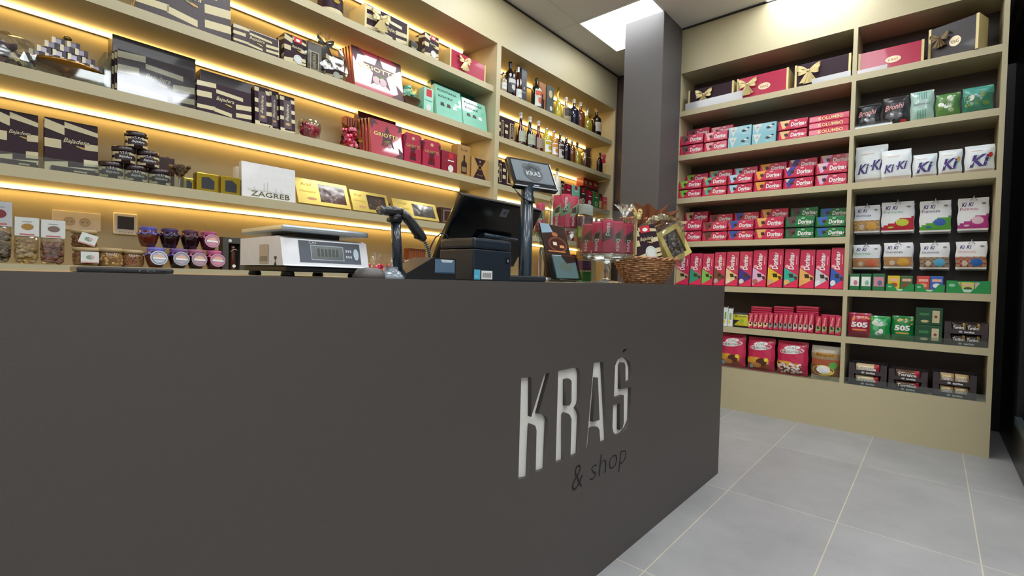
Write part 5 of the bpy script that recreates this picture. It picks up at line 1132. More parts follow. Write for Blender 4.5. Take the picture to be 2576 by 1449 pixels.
hang(2142, 2214, 616, 676, 'Gumioza', '#5ab88a', '#d88a4a', '#d86a4a', 0, 'with orange-red pictures, lower hooks first', 'strip')
hang(2220, 2297, 611, 674, 'Gumioza', '#3a4a6a', '#c88a4a', '#e0a83c', 0, 'with yellow fish-like colours, lower hooks second', 'strip')
hang(2311, 2389, 611, 676, 'Gumioza', '#3a5a8a', '#7a6a60', '#58b0d8', 0, 'with light blue disc, lower hooks third', 'strip')
hang(2401, 2488, 608, 676, 'Gumioza', '#e8a8a0', '#a84a44', '#2c6ab8', 0, 'with dark blue disc, lower hooks last', 'strip')
# right bay, row 5: small green packs and trays
z = ZSR[4]
for i, (p0, p1) in enumerate(((2136, 2162), (2164, 2191), (2194, 2225))):
    y0, w, h = SR(z, p0, p1, 689); a = plain_box(w, h, .06, M('#1c6b3e', .4, coat=.3)); a.rect(w*.1, h*.25, w*.92, h*.82, [WHITE, M('#e6ece8', .3), M('#c98a9c', .4)][i]); a.disc(w*.6, h*.45, w*.2, h*.16, [M('#c97a8a', .4), M('#8fb8a0', .4), M('#5a6a8a', .4)][i], 2); a.rect(w*.1, h*.08, w*.9, h*.2, GREEN, 2)
    R_obj('sweet_pack', a, y0, z, ['leftmost small green and white pack under the hanging bags', 'middle small green and white pack under the hanging bags', 'third small green pack with pink and grey picture'][i], 'pack', 'small green packs')
def green_tray(p0, p1, yc_, yt, cards, lb, names):
    y0, w, h = SR(z, p0, p1, yt); _, _, hc = SR(z, p0, p1, yc_); GT = M('#0f8a44', .4, coat=.2); t = .002; d = .09; cut = .34*h
    a = MB(); a.box(0, w, 0, d, 0, t, GT); a.box(0, t, t, d, t, h, GT); a.box(w-t, w, t, d, t, h, GT); a.box(t, w-t, d-t, d, t, h, GT)
    a.prism([(0, t), (w, t), (w, h), (w*.80, h), (w*.66, cut), (w*.36, cut), (w*.24, h), (0, h)], 0, t, GT)
    a.disc(w*.13, h*.62, w*.08, h*.13, M('#8ac8a4', .4), 1); a.poly([(w*.36, h*.3), (w*.62, h*.3), (w*.56, h*.08), (w*.42, h*.08)], M('#b8dcc8', .4), 1)
    R_obj('display_tray', a, y0, z, lb, 'tray', 'green display trays')
    n = len(cards); cw_ = (w-.012)/n
    for i, (c, c2) in enumerate(cards):
        b_ = plain_box(cw_-.002, hc-.004, .02, M(c, .4)); b_.rect(cw_*.15, hc*.62, cw_*.85, hc*.78, M('#e8b0a0', .4)); b_.disc(cw_*.5, hc*.38, cw_*.3, hc*.14, M(c2, .4), 1)
        R_obj('sweet_pack', b_, y0-.006-i*cw_, z+.0022, names[i], 'pack', 'packs in the green trays', X=XF+.008)
green_tray(2229, 2299, 693, 714, [('#dcc030', '#b84a34'), ('#4a6a3c', '#8a4a2c')], 'left green display tray with yellow and green packs', ['yellow pack standing in the left green tray', 'dark green pack standing in the left green tray'])
green_tray(2302, 2376, 694, 715, [('#d04a44', '#e8a07a'), ('#3a62b0', '#e6e8ee')], 'middle green display tray with red and blue packs', ['red pack standing in the middle green tray', 'blue pack standing in the middle green tray'])
green_tray(2380, 2491, 709, 706, [('#c9b48a', '#8a4a6a'), ('#c8cc6a', '#4a4a3c'), ('#b0b4b8', '#7a4a30')], 'widest green display tray at the right end, filled with mixed packs', ['tan pack lying low in the widest green tray', 'yellow green pack in the middle of the widest tray', 'grey pack at the right of the widest tray'])
# right bay, row 6
z = ZSR[5]
def w505(col, peb):
    def f(a, w, h):
        a.txt('505', w*.5, h*.52, h*.22, WHITE, 3, wd=w*.70, off=.05); a.rect(w*.2, h*.28, w*.8, h*.34, M(peb, .4), 1)
        for i in range(9): a.disc(w*rnd.uniform(.1, .9), h*rnd.uniform(.68, .88), w*.07, h*.035, M(peb, .4), 1, 8, rnd.random())
    return f
simple_bag(2130, 2192, 786, z, lambda u, v: CRIM, 'red sweet bag with white number, leftmost in the sixth row right bay', w505(0, '#e89a5a'), .06)
def glo(a, w, h):
    for i in range(14): a.disc(w*rnd.uniform(.15, .8), h*rnd.uniform(.2, .75), w*.16, h*.09, rnd.choice([M('#d8e6da', .12, coat=.8), M('#6fb88a', .2, coat=.5), WHITE]), 1+i % 3, 7, rnd.random()*3)
simple_bag(2184, 2238, 794, z, lambda u, v: M('#1c9c4c', .2, coat=.6), 'bright green clear-fronted bag between the two numbered bags', glo, .05, X=XF-.0)
simple_bag(2240, 2298, 794, z, lambda u, v: M('#12803f', .3, coat=.3), 'green sweet bag with white number, right bay sixth row', w505(0, '#d8a85a'), .06)
y0, w, h = SR(z, 2300, 2369, 817)
a = plain_box(w, h, .12, DGREEN); a.rect(w*.62, h*.15, w*.88, h*.85, M('#c9bd98', .4)); a.disc(w*.75, h*.5, w*.06, h*.08, M('#8a3c3c', .4), 2); a.rect(w*.15, h*.55, w*.5, h*.7, M('#3c7a4a', .4)); a.disc(w*.35, h*.22, w*.15, h*.08, M('#c9b98a', .4), 2); a = a.mesh('box')
for k in range(2): R_obj('biscuit_box', a, y0, z+k*(h+.001), ['lower dark green biscuit box with cream label', 'upper dark green biscuit box with cream label, in the shade'][k], 'box', 'dark green biscuit boxes', X=XF+.02*k)
def tortica_tray(z, p0, p1, yt, cols, where, tiers=2, words=2):
    y0, w, h = SR(z, p0, p1, yt); th = h/tiers; d = .16; TB = M('#3a3034', .5); t = .002
    a = MB(); cut = th*.36; a.box(0, w, 0, d, 0, t, TB); a.box(0, t, t, d, t, th-.001, TB); a.box(w-t, w, t, d, t, th-.001, TB); a.box(t, w-t, d-t, d, t, th-.001, TB)
    a.prism([(0, t), (w, t), (w, th-.001), (w*.86, th-.001), (w*.82, cut), (w*.18, cut), (w*.14, th-.001), (0, th-.001)], 0, t, TB)
    a.disc(w*.38, th*.18, w*.045, th*.09, LGREY, 2); a.txt('tortica', w*.58, th*.18, th*.17, OFFW, 2, wd=w*.24, off=.06); tm = a.mesh('tray')
    c = cols; b_ = pouch(w*.33*(1 if words == 2 else 1.9), th*.72, .03, lambda u, v: M(c[0], .3, coat=.3) if u < .8 else M(c[1], .35), 10, 8)
    ww = w*.33*(1 if words == 2 else 1.9); b_.txt('Tortica', ww*.48, th*.38, th*.27, M('#241a1c', .4), 1, wd=ww*.86, shear=.12, off=.08); b_.txt('Tortica', ww*.48, th*.38, th*.27, WHITE, 3, wd=ww*.83, shear=.12, off=.035); b_.surf = None; bm_ = b_.mesh('wafer')
    for k in range(tiers):
        R_obj('display_tray', tm, y0, z+k*th, '%s dark brown wafer tray, %s' % (['lower', 'upper'][k], where), 'tray', 'dark brown wafer trays')
        for j in range(words):
            R_obj('wrapped_wafer', bm_, y0-w*.165-j*w*.335, z+k*th+.003+th*.1, '%swrapped wafer in the %s tray, %s' % (['left ', 'right '][j] if words == 2 else '', ['lower', 'upper'][k], where), 'wafer', 'wrapped wafers in trays', X=XF+.006)
            R_obj('wrapped_wafer', bm_, y0-w*.165-j*w*.335, z+k*th+.003+th*.14, 'rear %swafer in the %s tray, %s' % (['left ', 'right '][j] if words == 2 else '', ['lower', 'upper'][k], where), 'wafer', 'wrapped wafers in trays', X=XF+.045)
tortica_tray(z, 2374, 2484, 808, ('#3a2c22', '#b89a5a'), 'right end of the sixth row', 2, 2)
z = .3314
tortica_tray(z, 2134, 2229, 910, ('#d8c49a', '#b82c3c'), 'left stack of the bottom right bay', 2, 1)
tortica_tray(z, 2234, 2332, 926, ('#6a4a34', '#c0283c'), 'middle stack of the bottom right bay', 2, 1)
tortica_tray(z, 2345, 2455, 934, ('#d0b888', '#c09a6a'), 'right stack of the bottom right bay', 2, 2)

for lb, ya, yb, zz, h_ in (('low clear guard before the wafer trays, bottom row', .4555, -.2530, .3314, .045), ('low clear guard before the wafer trays, sixth row right bay', .4555, -.2530, ZSR[5], .04), ('low clear guard before the big red bags, bottom row', 1.60, .4845, .3314, .03), ('low clear guard before the dark sweet bags, second row right bay', .4555, .25, ZSR[1], .035)):
    a = MB(); a.box(0, ya-yb, 0, .002, 0, h_, ACRYL); R_obj('shelf_guard', a, ya, zz, lb, 'shelf guard', 'clear guards in the right cabinet', X=4.078)

# ================================================================== things on the counter
HT = HC-.002+.0005
def QP(px, py, Y): d = _ray(px, py); k = Y/d.y; return Vector((d.x*k, Y, 1+d.z*k))
# ---- phone lying near the edge
x0 = XL(192, 1., 1.05); x1 = XL(438, 1., 1.05)
t = empty('phone', (x0, 1.05, HT), label='dark phone lying flat near the counter edge, left of the scale', cat='phone')
a = MB(); L = x1-x0; a.cbox(0, L, 0, .075, 0, .009, M('#22252c', .3, coat=.5), .003); a.T = Matrix.Translation((0, -.0002, 0)); a.disc(L*.74, .0045, .006, .0022, M('#7f8a98', .3, .5), 1); a.disc(L*.74, .0045, .0045, .0012, BLACK, 2); a.disc(L*.62, .0045, .0012, .0012, GREY, 1); a.rect(L*.84, .0038, L*.92, .0052, BLACK, 1); obj('body', a, t)
a = MB(); a.box(.004, L-.004, .004, .071, .009, .0095, BLACKG); obj('screen', a, t)
# ---- scale
Y = 1.07; x0 = XL(716, 1., Y); x1 = XL(924, 1.0, Y); W_ = x1-x0; zt = lambda px, py: ZL(px, py, Y)-HT
t = empty('kitchen_scale', (x0, Y, HT), label='white shop scale with steel pan and dark display on the counter', cat='scale')
WP = M('#e4e6ea', .35, coat=.3); hb = zt(820, 600)
a = MB(); D_ = .245
sec = [(-.006, .024), (.0, .027), (.016, hb*.95), (.03, hb), (D_, hb), (D_, .024)]
a.prism([(y_, z_) for y_, z_ in sec], -.004, W_+.004, WP, 'x')
obj('housing', a, t, label='white plastic housing')
a = MB(); a.cbox(.002, W_-.002, .0, D_-.005, .011, .0238, BLACK, .004); obj('underside', a, t)
for fx in (.02, W_-.02):
    for fy in (.03, D_-.03): a = MB(); a.lathe([(.013, 0), (.015, .002), (.013, .0108)], BLACK, 16, fx, fy); obj('foot', a, t)
tl = math.atan2(.016, hb*.95-.027)
a = MB(); PT = Matrix.Translation((0, .0, .027)) @ Matrix.Rotation(-tl, 4, 'X'); a.T = PT; fh = (hb*.95-.027)/math.cos(tl)
a.rect(W_*.17, fh*.1, W_*.92, fh*.95, M('#4f5763', .35), 1); a.rect(W_*.30, fh*.2, W_*.70, fh*.80, M('#aab4bc', .4), 2); a.rect(W_*.31, fh*.24, W_*.69, fh*.76, M('#454f4c', .2), 3)
for i in range(6): a.rect(W_*(.38+.045*i), fh*.36, W_*(.405+.045*i), fh*.66, M('#39423f', .3), 4)
a.txt('CAS', W_*.33, fh*.88, fh*.09, WHITE, 3, wd=W_*.09)
for i in range(3):
    for j in range(2): a.disc(W_*(.735+.028*i), fh*(.38+.24*j), W_*.010, fh*.06, M('#c6ccd2', .4), 3)
a.disc(W_*.86, fh*.5, W_*.035, fh*.24, M('#b9cbd8', .4), 3, 18); obj('display_panel', a, t)
a = MB(); a.T = side_T(D_) @ Matrix.Translation((0, 0, 0)); a.T = Matrix.Translation((-.0045, 0, 0)) @ Matrix.Rotation(-math.pi/2, 4, 'Z') @ Matrix.Translation((-.20, 0, 0))
a.rect(.075, .028, .125, hb*.80, M('#b9ad9a', .5), 1); a.rect(.08, .034, .12, hb*.5, M('#8c8478', .5), 2); obj('side_sticker', a, t); T0 = a.T; a = MB(); a.T = T0; a.poly([(.155, .024), (.17, .024), (.1625, .034)], BLACK, 1); a.poly([(.155, .044), (.17, .044), (.1625, .034)], BLACK, 1); obj('side_sticker', a, t)
hp = zt(820, 588)
a = MB(); xa = XL(690, 1., Y)-x0; pw0, pw1 = -.005, W_+.004
a.cbox(pw0, pw1, .004, D_-.004, hb+.010, hb+.024, M('#bcc7cf', .3, .75), .005); obj('weighing_pan', a, t)
a = MB(); a.box(.05, W_-.05, .05, D_-.05, hb, hb+.010, BLACK); obj('pan_support', a, t)
# ---- scanner stand and scanner
Y = 1.02; P0 = QP(1003, 640, Y); zp = QP(985, 548, Y).z
t = empty('scanner_stand', (P0.x, Y, HT), label='black upright scanner stand with plastic-wrapped base right of the scale', cat='stand')
a = MB(); a.tube([(0, 0, .006), (-.012, 0, zp-HT)], .0125, M('#1c2a36', .25, coat=.5), 14); obj('pole', a, t)
a = MB(); a.lathe([(.045, 0), (.045, .006), (.03, .014), (.016, .022), (.016, .03)], M('#6b7680', .3, coat=.4), 18, -.02, 0); a.lathe([(.04, 0), (.042, .005), (.03, .022), (.01, .026)], M('#54504c', .4), 18, -.075, .01); obj('base', a, t)
a = MB(); a.tube([(-.012, 0, zp-HT-.01), (-.013, 0, zp-HT+.012)], .016, BLACK, 14); a.tube([(-.022, -.016, zp-HT-.004), (-.022, .016, zp-HT-.004)], .006, BLACK, 10); obj('cradle', a, t)
PTS = [QP(*p, Y) for p in ((960, 529), (975, 530), (990, 531), (1004, 533), (1020, 545), (1034, 560), (1046, 578), (1058, 593), (1066, 602))]
t = empty('barcode_scanner', PTS[3], label='black handheld barcode scanner with curved grip resting on the stand', cat='scanner')
lc = [tuple(p-PTS[3]) for p in PTS]
a = MB(); a.tube(lc[:4], [.010, .0125, .013, .012], M('#24262a', .3, coat=.5), 14, 1.5); a.tube([lc[0], tuple(Vector(lc[0])+Vector((-.006, 0, -.002)))], [.012, .010], M('#4a4c50', .15, coat=.6), 12, 1.5); obj('head', a, t)
a = MB(); a.tube(lc[3:], [.0125, .0125, .0125, .0135, .013, .009], M('#2c2e33', .3, coat=.5), 14, 1.2); obj('grip', a, t)
gp = QP(1047, 596, Y)-PTS[3]; a = MB(); a.ball(tuple(gp), .0075, BLACK, 1, (1, 1, .8)); obj('trigger', a, t)
CB = [QP(*p, Y) for p in ((1064, 600), (1071, 614), (1077, 628), (1080, 642), (1081, 652))]
a = MB(); n = 70; pts = []
for i in range(n+1):
    u = i/n*(len(CB)-1); k = min(int(u), len(CB)-2); p = CB[k].lerp(CB[k+1], u-k)-PTS[3]; th = i*1.0; pts.append((p.x+.0035*math.cos(th), p.y+.0035*math.sin(th), p.z))
a.tube(pts, .0018, M('#4c5560', .35, coat=.3), 6); obj('coiled_cable', a, t)
# ---- card terminal
Y = .97; x0 = XL(1022, 1., Y); x1 = XL(1146, 1., Y); W_ = x1-x0; h1 = ZL(1100, 648, Y)-HT; h0 = ZL(1022, 682, Y)-HT
t = empty('card_terminal', (x0, Y, HT), label='black sloped card reader with pale blue front, beside the scanner', cat='card reader')
a = MB(); a.prism([(0, 0), (W_, 0), (W_, h1*.98), (W_*.52, h1), (0, max(.006, h0*.7))], 0, .085, M('#202023', .35, coat=.2)); obj('body', a, t)
a = MB(); a.T = Matrix.Translation((0, -.0002, 0)); a.rect(W_*.55, h1*.32, W_*.97, h1*.93, M('#5e7a92', .25, coat=.5), 1); a.poly([(W_*.66, h1*.93), (W_*.94, h1*.93), (W_*.9, h1*.80), (W_*.7, h1*.80)], M('#c8d4de', .3), 2); a.rect(W_*.57, h1*.30, W_*.95, h1*.36, M('#34506a', .3), 2); obj('front_plate', a, t)
CB = [QP(*p, 1.10) for p in ((1078, 655), (1083, 622), (1095, 598), (1110, 586), (1124, 592), (1131, 615), (1131, 650))]
a = MB(); a.tube([tuple(p-CB[0]) for p in CB], .0022, BLACK, 8); obj('power_cable', a, loc=CB[0], label='thin black cable looping up between card reader and printer', cat='cable')
# ---- receipt printer
Y = .985; x0 = XL(1190, 1., Y); x1 = XL(1285, 1., Y); W_ = x1-x0; hp = ZL(1190, 596, Y)-HT; Dp = .148
t = empty('receipt_printer', (x0, Y, HT), label='dark blue-black receipt printer with barcode sticker on the counter', cat='printer')
PB_ = M('#1c2733', .38, coat=.15)
a = MB(); a.cbox(0, W_, 0, Dp, 0, hp*.74, PB_, .004); obj('housing', a, t); a = MB(); a.cbox(0, W_, 0, Dp, hp*.745, hp, PB_, .008); obj('paper_cover', a, t)
a = MB(); a.T = Matrix.Translation((0, -.0003, 0)); a.rect(W_*.02, hp*.03, W_*.17, hp*.26, M('#58b8d8', .4), 1); a.rect(W_*.04, hp*.08, W_*.12, hp*.12, M('#8ad0e4', .4), 2)
a.rect(W_*.2, hp*.04, W_*.48, hp*.24, WHITE, 1)
for i in range(9): a.rect(W_*(.24+.024*i), hp*.08, W_*(.24+.024*i+(.006 if i % 2 else .012)), hp*.19, BLACK, 2)
obj('sticker', a, t); a = MB(); a.T = Matrix.Translation((0, -.0003, 0)); a.rect(W_*.84, hp*.44, W_*.94, hp*.58, M('#0c1016', .3), 1); a.rect(W_*.87, hp*.47, W_*.92, hp*.54, M('#6c8296', .3), 2); obj('feed_button', a, t)
# ---- till screen seen from behind, leaning towards the customer
TL, TR = QP(1165, 487, 1.16), QP(1366, 520, 1.16); BL = QP(1098, 640, 1.30)
W_ = TR.x-TL.x; zt_, zb_ = TL.z-.004, BL.z-.03; ang = math.atan2(1.30-1.16, zt_-zb_); Hh = (zt_-zb_)/math.cos(ang)
t = empty('till_screen', (TL.x, 1.30, zb_), label='large black till screen seen from behind, leaning over the printer', cat='screen', rot=(ang, 0, 0))
a = MB(); a.cbox(0, W_, 0, .026, 0, Hh, BLACKG, .008); obj('back_shell', a, t)
a = MB(); a.prism([(W_*.28, Hh*.12), (W_*.80, Hh*.12), (W_*.76, Hh*.50), (W_*.36, Hh*.52)], -.022, 0, M('#121a24', .3, coat=.3)); a.tube([(W_*.36, -.020, Hh*.53), (W_*.78, -.020, Hh*.51)], .008, M('#34485c', .3, coat=.4), 10); obj('rear_housing', a, t)
a = MB(); a.T = Matrix.Translation((0, -.0003, 0)); a.rect(W_*.48, Hh*.80, W_*.57, Hh*.92, M('#8d949c', .35), 1); a.rect(W_*.51, Hh*.84, W_*.54, Hh*.88, M('#5e666e', .35), 2); obj('badge', a, t)
a = MB(); a.box(.008, W_-.008, .026, .0265, .01, Hh-.01, M('#30383e', .2)); obj('display_glass', a, t)
st_ = empty('till_stand', (TL.x+W_*.5, 1.33, HT), label='black foot carrying the till screen behind the printer', cat='stand')
a = MB(); a.cbox(-.11, .11, -.07, .09, 0, .02, BLACK, .006); obj('foot', a, st_); a = MB(); zz_ = zb_-HT+Hh*.12
a.prism([(-.03, .02), (.06, .02), (.03, zz_), (.0, zz_)], -.05, .05, BLACK, 'x'); obj('neck', a, st_)
# ---- customer display on a pole
Y = 1.06; pc = XL(1322, 1.1, Y)
t = empty('customer_display', (pc, Y, HT), label='small customer screen with grey emblem on a dark blue-black pole', cat='screen')
PO = M('#1d2f3d', .28, coat=.4)
a = MB(); a.cbox(-.072, .072, -.05, .05, 0, .020, M('#15202a', .35, coat=.2), .005); o = obj('base', a, t, rot=(0, 0, -.35), loc=(.004, 0.02, 0))
ztop = QP(1330, 470, Y).z-HT
a = MB(); a.lathe([(.0225, .02), (.0225, ztop*.80), (.0215, ztop*.802), (.0215, ztop)], PO, 24); obj('pole', a, t)
hc = QP(1341, 437, Y); hd = empty('screen_head', (hc.x-pc+.0, hc.y-Y, hc.z-HT), rot=(-.20, .0, -.33)); hd.parent = t
bpy.data.objects.remove(hd)
HW, HH = .182, .122
Hm = Matrix.Translation((hc.x-pc, 0, hc.z-HT)) @ Matrix.Rotation(-.30, 4, 'Z') @ Matrix.Rotation(-.50, 4, 'X') @ Matrix.Translation((-HW/2, 0, -HH/2))
a = MB(); a.T = Hm; a.cbox(0, HW, 0, .022, 0, HH, BLACKG, .005); hs = obj('screen_head', a, t)
a = MB(); a.T = Hm; a.rect(.012, .020, HW-.012, HH-.010, M('#58656e', .35), 1)
G1 = M('#353d42', .35); G2 = M('#4c575e', .35)
a.disc(HW*.5, HH*.50, .040, .034, G1, 2, 28); a.disc(HW*.5-.020, HH*.72, .020, .014, G1, 2, 14); a.disc(HW*.5+.020, HH*.72, .020, .014, G1, 2, 14); a.disc(HW*.5, HH*.80, .012, .010, G1, 2, 14); a.ring(HW*.5, HH*.50, .034, .036, G2, 3, 26, .84); a.txt('KRAŠ', HW*.5, HH*.50, .024, M('#a3adb2', .35), 4, wd=.060, off=.03); a.poly([(HW*.5-.006, HH*.76), (HW*.5-.002, HH*.76), (HW*.5, HH*.80), (HW*.5+.002, HH*.76), (HW*.5+.006, HH*.76), (HW*.5, HH*.86)], G2, 4)
a.rect(.012, .020, HW-.012, .024, G1, 2); obj('display_glass', a, hs, label='grey lit-looking screen with round emblem and lettering')
a = MB(); a.T = Hm; a.disc(HW*.5, .010, .013, .003, M('#8fa0c0', .3), 1); obj('maker_badge', a, hs)
a = MB(); pts = [(hc.x-pc-.06, .03, hc.z-HT-.058), (hc.x-pc-.066, .0, hc.z-HT-.085), (hc.x-pc-.05, -.02, hc.z-HT-.102), (hc.x-pc-.02, -.026, hc.z-HT-.104), (.012, -.0225, ztop*.84), (.018, -.012, ztop*.9)]
a.tube(pts, .0032, BLACK, 8); obj('cable', a, t)
# ---- brochure stand
Y = .99; p = [QP(1381, 560, Y), QP(1396, 700, Y), QP(1465, 700, Y)]; W_ = p[2].x-p[1].x; h = ZL(1381, 560, 1.05)-HT
t = empty('brochure_holder', (p[1].x, Y, HT), label='leaning clear acrylic brochure holder beside the customer display', cat='holder', rot=(-.30, 0, 0))
t.location.z += .03*math.sin(.30)+.001
a = MB(); a.box(0, W_, .028, .03, 0, h*.98, ACRYL); a.box(0, W_, 0, .0015, 0, h*.42, ACRYL); a.box(0, .0015, .0015, .028, 0, h*.42, ACRYL); a.box(W_-.0015, W_, .0015, .028, 0, h*.42, ACRYL); a.box(0, W_, 0, .03, 0, .0015, ACRYL); obj('acrylic_body', a, t)
a = MB(); a.cbox(0, W_*.88, 0, .006, 0, h*.94, M('#3a2622', .3, coat=.4), .001); Wb = W_*.88
a.poly([(0, h*.94), (Wb*.35, h*.94), (Wb*.45, h*.80), (0, h*.76)], M('#9fbcd0', .3, coat=.3), 1); a.disc(Wb*.55, h*.58, Wb*.38, h*.14, M('#7a4a34', .3), 1, 18); a.disc(Wb*.55, h*.58, Wb*.32, h*.11, M('#4a241a', .3), 2, 18); a.rect(Wb*.35, h*.56, Wb*.5, h*.62, M('#e8d8c8', .4), 3); a.rect(Wb*.6, h*.52, Wb*.78, h*.57, M('#d89a6a', .4), 3); a.disc(Wb*.5, h*.76, Wb*.12, h*.04, M('#b0703c', .4), 2); a.rect(Wb*.1, h*.44, Wb*.8, h*.46, M('#c98a4a', .4), 2)
bo = obj('brochure', a, rot=(-.30, 0, 0), label='dark brochure with chocolate picture in the acrylic holder', cat='brochure'); bo.location = t.location + Vector((.003, .018, 0)) + Vector((0, 0, .010))
a = MB(); a.cbox(0, W_*.8, 0, .003, 0, h*.40, M('#d4e8f6', .3), .001); a.disc(W_*.4, h*.2, W_*.22, h*.08, OFFW, 1); a.poly([(W_*.3, h*.4), (W_*.8, h*.4), (W_*.8, h*.3), (W_*.45, h*.26)], M('#4a2c24', .4), 2)
bo = obj('leaflet', a, rot=(-.30, 0, 0), label='pale blue leaflet in the front pocket of the acrylic holder', cat='leaflet'); bo.location = t.location + Vector((W_*.12, .004, 0)) + Vector((0, 0, .006))
# ---- footed glass jars with bars
def bar_mini(w, h, acc, up):
    a = MB(); a.cbox(0, w, 0, .012, .004, h-.004, PINKR, .003)
    for zz in (0, h-.006): a.box(.001, w-.001, .004, .007, zz, zz+.006, PINKD)
    a.poly([(.001, h*.55), (w*.97, h*.78), (w*.97, h*.45), (.001, h*.32)], acc, 1); a.poly([(w*.3, h*.6), (w*.75, h*.66), (w*.7, h*.48), (w*.25, h*.44)], CHOC, 2)
    a.txt('Dorina', w*.5, h*.26 if not up else h*.7, w*.36, WHITE, 3, wd=h*.38, rot=-math.pi/2 if not up else math.pi/2, off=.015, shear=.1); return a
def foot_jar(cx, Y, zb, zt, r, stem, label, bars, accs, lbs, grp):
    t = empty('footed_jar', (cx, Y, HT), label=label, cat='jar'); b0, b1 = zb-HT, zt-HT
    a = MB(); a.lathe([(.0, .001), (r*.62, .0), (r*.6, .006), (r*.2, .014), (.013, .022)], SOLIDG, 32); obj('stem_foot', a, t); a = MB(); a.lathe([(.013, .0222), (.017, b0*.5), (.013, b0*.66), (.006, b0*.72)], SOLIDG, 20); obj('stem', a, t); a = MB(); a.lathe([(.008, b0*.725), (r*.5, b0*.86), (r*.96, b0), (r, b0+.006), (r, b1-.004), (r*1.015, b1)], GLASSY, 40, cap=False); obj('glass_body', a, t)
    a = MB(); a.lathe([(.0, b0+.002), (r*.95, b0+.002), (r*.95, b0+.006), (0, b0+.006)], GLASSY, 40, cap=False); obj('glass_floor', a, t)
    vd = math.atan2(-Y, -cx); tx, ty = -math.sin(vd), math.cos(vd); BW = .046      # towards the viewer, and across
    for i, (off, fwd, turn, up, hh) in enumerate(bars):
        m_ = bar_mini(BW, hh, accs[i % len(accs)], up); rz = vd+math.pi/2+turn
        px_, py_ = cx+math.cos(vd)*fwd+tx*off, Y+math.sin(vd)*fwd+ty*off
        obj('chocolate_bar', m_, loc=(px_-math.cos(rz)*BW/2, py_-math.sin(rz)*BW/2, zb+.008), rot=(-.04, 0, rz), label=lbs % ORD[i], cat='chocolate bar', group=grp)
    return t
Y = 1.13; c0 = XL(1526, 1.05, Y); dep = (Vector((c0, Y, 1))-CAM).dot(FW); r = 69*dep/FPX; zb, zt2 = ZL(1526, 642, Y-r*.4), ZL(1526, 545, Y)
GA = [M('#6b4038', .4), M('#8a6a5c', .4), M('#5a3a3c', .4), M('#7a5a4c', .4)]
bl = [((-2+i)*.0405*r/.11, (.055, .072, .078, .070, .05)[i]*r/.11, (-.35, -.12, .03, .15, .38)[i], i == 2, (.135, .142, .152, .145, .138)[i]) for i in range(5)]
foot_jar(c0, Y, zb, zt2+.01, r, 0, 'large footed glass jar full of red chocolate bars at the counter edge', bl, GA, 'red chocolate bar in the large front footed jar, %s from left', 'bars in the large footed jar')
Y = 1.36; c1 = XL(1419, 1.1, Y); dep = (Vector((c1, Y, 1))-CAM).dot(FW); r1 = 40*dep/FPX; zb1, zt1 = ZL(1418, 577, Y-r1*.4), ZL(1418, 497, Y)
GG2 = [M('#8ab07a', .4), M('#6a9a6a', .4), M('#9ab88a', .4)]
bl = [((-1+i)*.040, (.028, .042, .026)[i], (-.3, 0, .3)[i], i == 1, (.16, .165, .158)[i]) for i in range(3)]
foot_jar(c1, Y, zb1, zt1, r1, 0, 'tall footed glass jar of red bars with green pictures behind the brochures', bl, GG2, 'red bar with green picture in the tall rear jar, %s from left', 'bars in the tall rear jar')
Y = 1.47; c2 = XL(1362, 1.1, Y); zb2, zt2_ = ZL(1368, 588, Y), ZL(1368, 510, Y)
bl = [(-.012, .0, -.1, False, .145)]
foot_jar(c2, Y, zb2, zt2_, .040, 0, 'slimmer footed jar partly hidden left of the tall jar', bl, [M('#8a9a5a', .4), M('#6b4038', .4)], 'red bar in the slimmer left jar, %s from left', 'bars in the slimmer left jar')
Y = 1.25; x0 = XL(1466, 1.05, Y); x1 = XL(1481, 1.05, Y)
t = empty('upright_box', (x0, Y, HT), label='slim clear box of mixed sweets standing between the two jars', cat='box')
hh = ZL(1470, 512, Y)-HT; w = x1-x0+.03; a = MB(); a.box(0, w, 0, .04, 0, hh, ACRYL); obj('clear_box', a, t)
a = MB(); 
for i in range(7): a.box(.003, w-.003, .004, .036, .006+hh*i/7, .006+hh*(i+.86)/7, [M('#4a8a3c', .4), M('#7a3a6a', .4), M('#c98a3a', .4), M('#8a2a34', .4), M('#b8c84a', .4), M('#6a3a5a', .4), OFFW][i])
obj('sweets', a, t)
# ---- gift basket
Y = 1.17; cx = XL(1622, 1.05, Y); dep = (Vector((cx, Y, 1))-CAM).dot(FW); R_ = 88*dep/FPX; zr = ZL(1622, 656, Y)-HT
bk = empty('gift_basket', (cx, Y, HT+.003), label='brown wicker basket of wrapped sweets at the right of the counter', cat='basket', rot=(0, 0, -.5))
a = MB(); rows_ = 13; ns = 26; SY = .62
for j in range(rows_):
    v = j/(rows_-1); rr = R_*(.58+.40*v**.8); zz = .004+v*(zr-.008); P = []
    for i in range(ns*3+1):
        th = 2*math.pi*i/(ns*3); k = rr+.0035*math.sin(th*ns/2+(math.pi if j % 2 else 0)); P.append((k*math.cos(th), k*math.sin(th)*SY, zz+.010*v*abs(math.cos(th))**3))
    a.tube(P, .0052, WICK, 6)
for i in range(ns):
    th = 2*math.pi*i/ns; P = [((R_*(.58+.40*v**.8))*math.cos(th), (R_*(.58+.40*v**.8))*math.sin(th)*SY, .002+v*(zr+.004)) for v in (0, .25, .5, .75, 1)]; a.tube(P, .0032, WICK, 5)
obj('woven_bowl', a, bk)
a = MB(); 
for s_ in (0, math.pi):
    P = []
    for i in range(73):
        th = 2*math.pi*i/72; P.append(((R_*.985+.006*math.cos(th*14+s_))*math.cos(th), (R_*.985+.006*math.cos(th*14+s_))*math.sin(th)*SY, zr+.004+.010*abs(math.cos(th))**3+.005*math.sin(th*14+s_)))
    a.tube(P, .0058, WICK, 6)
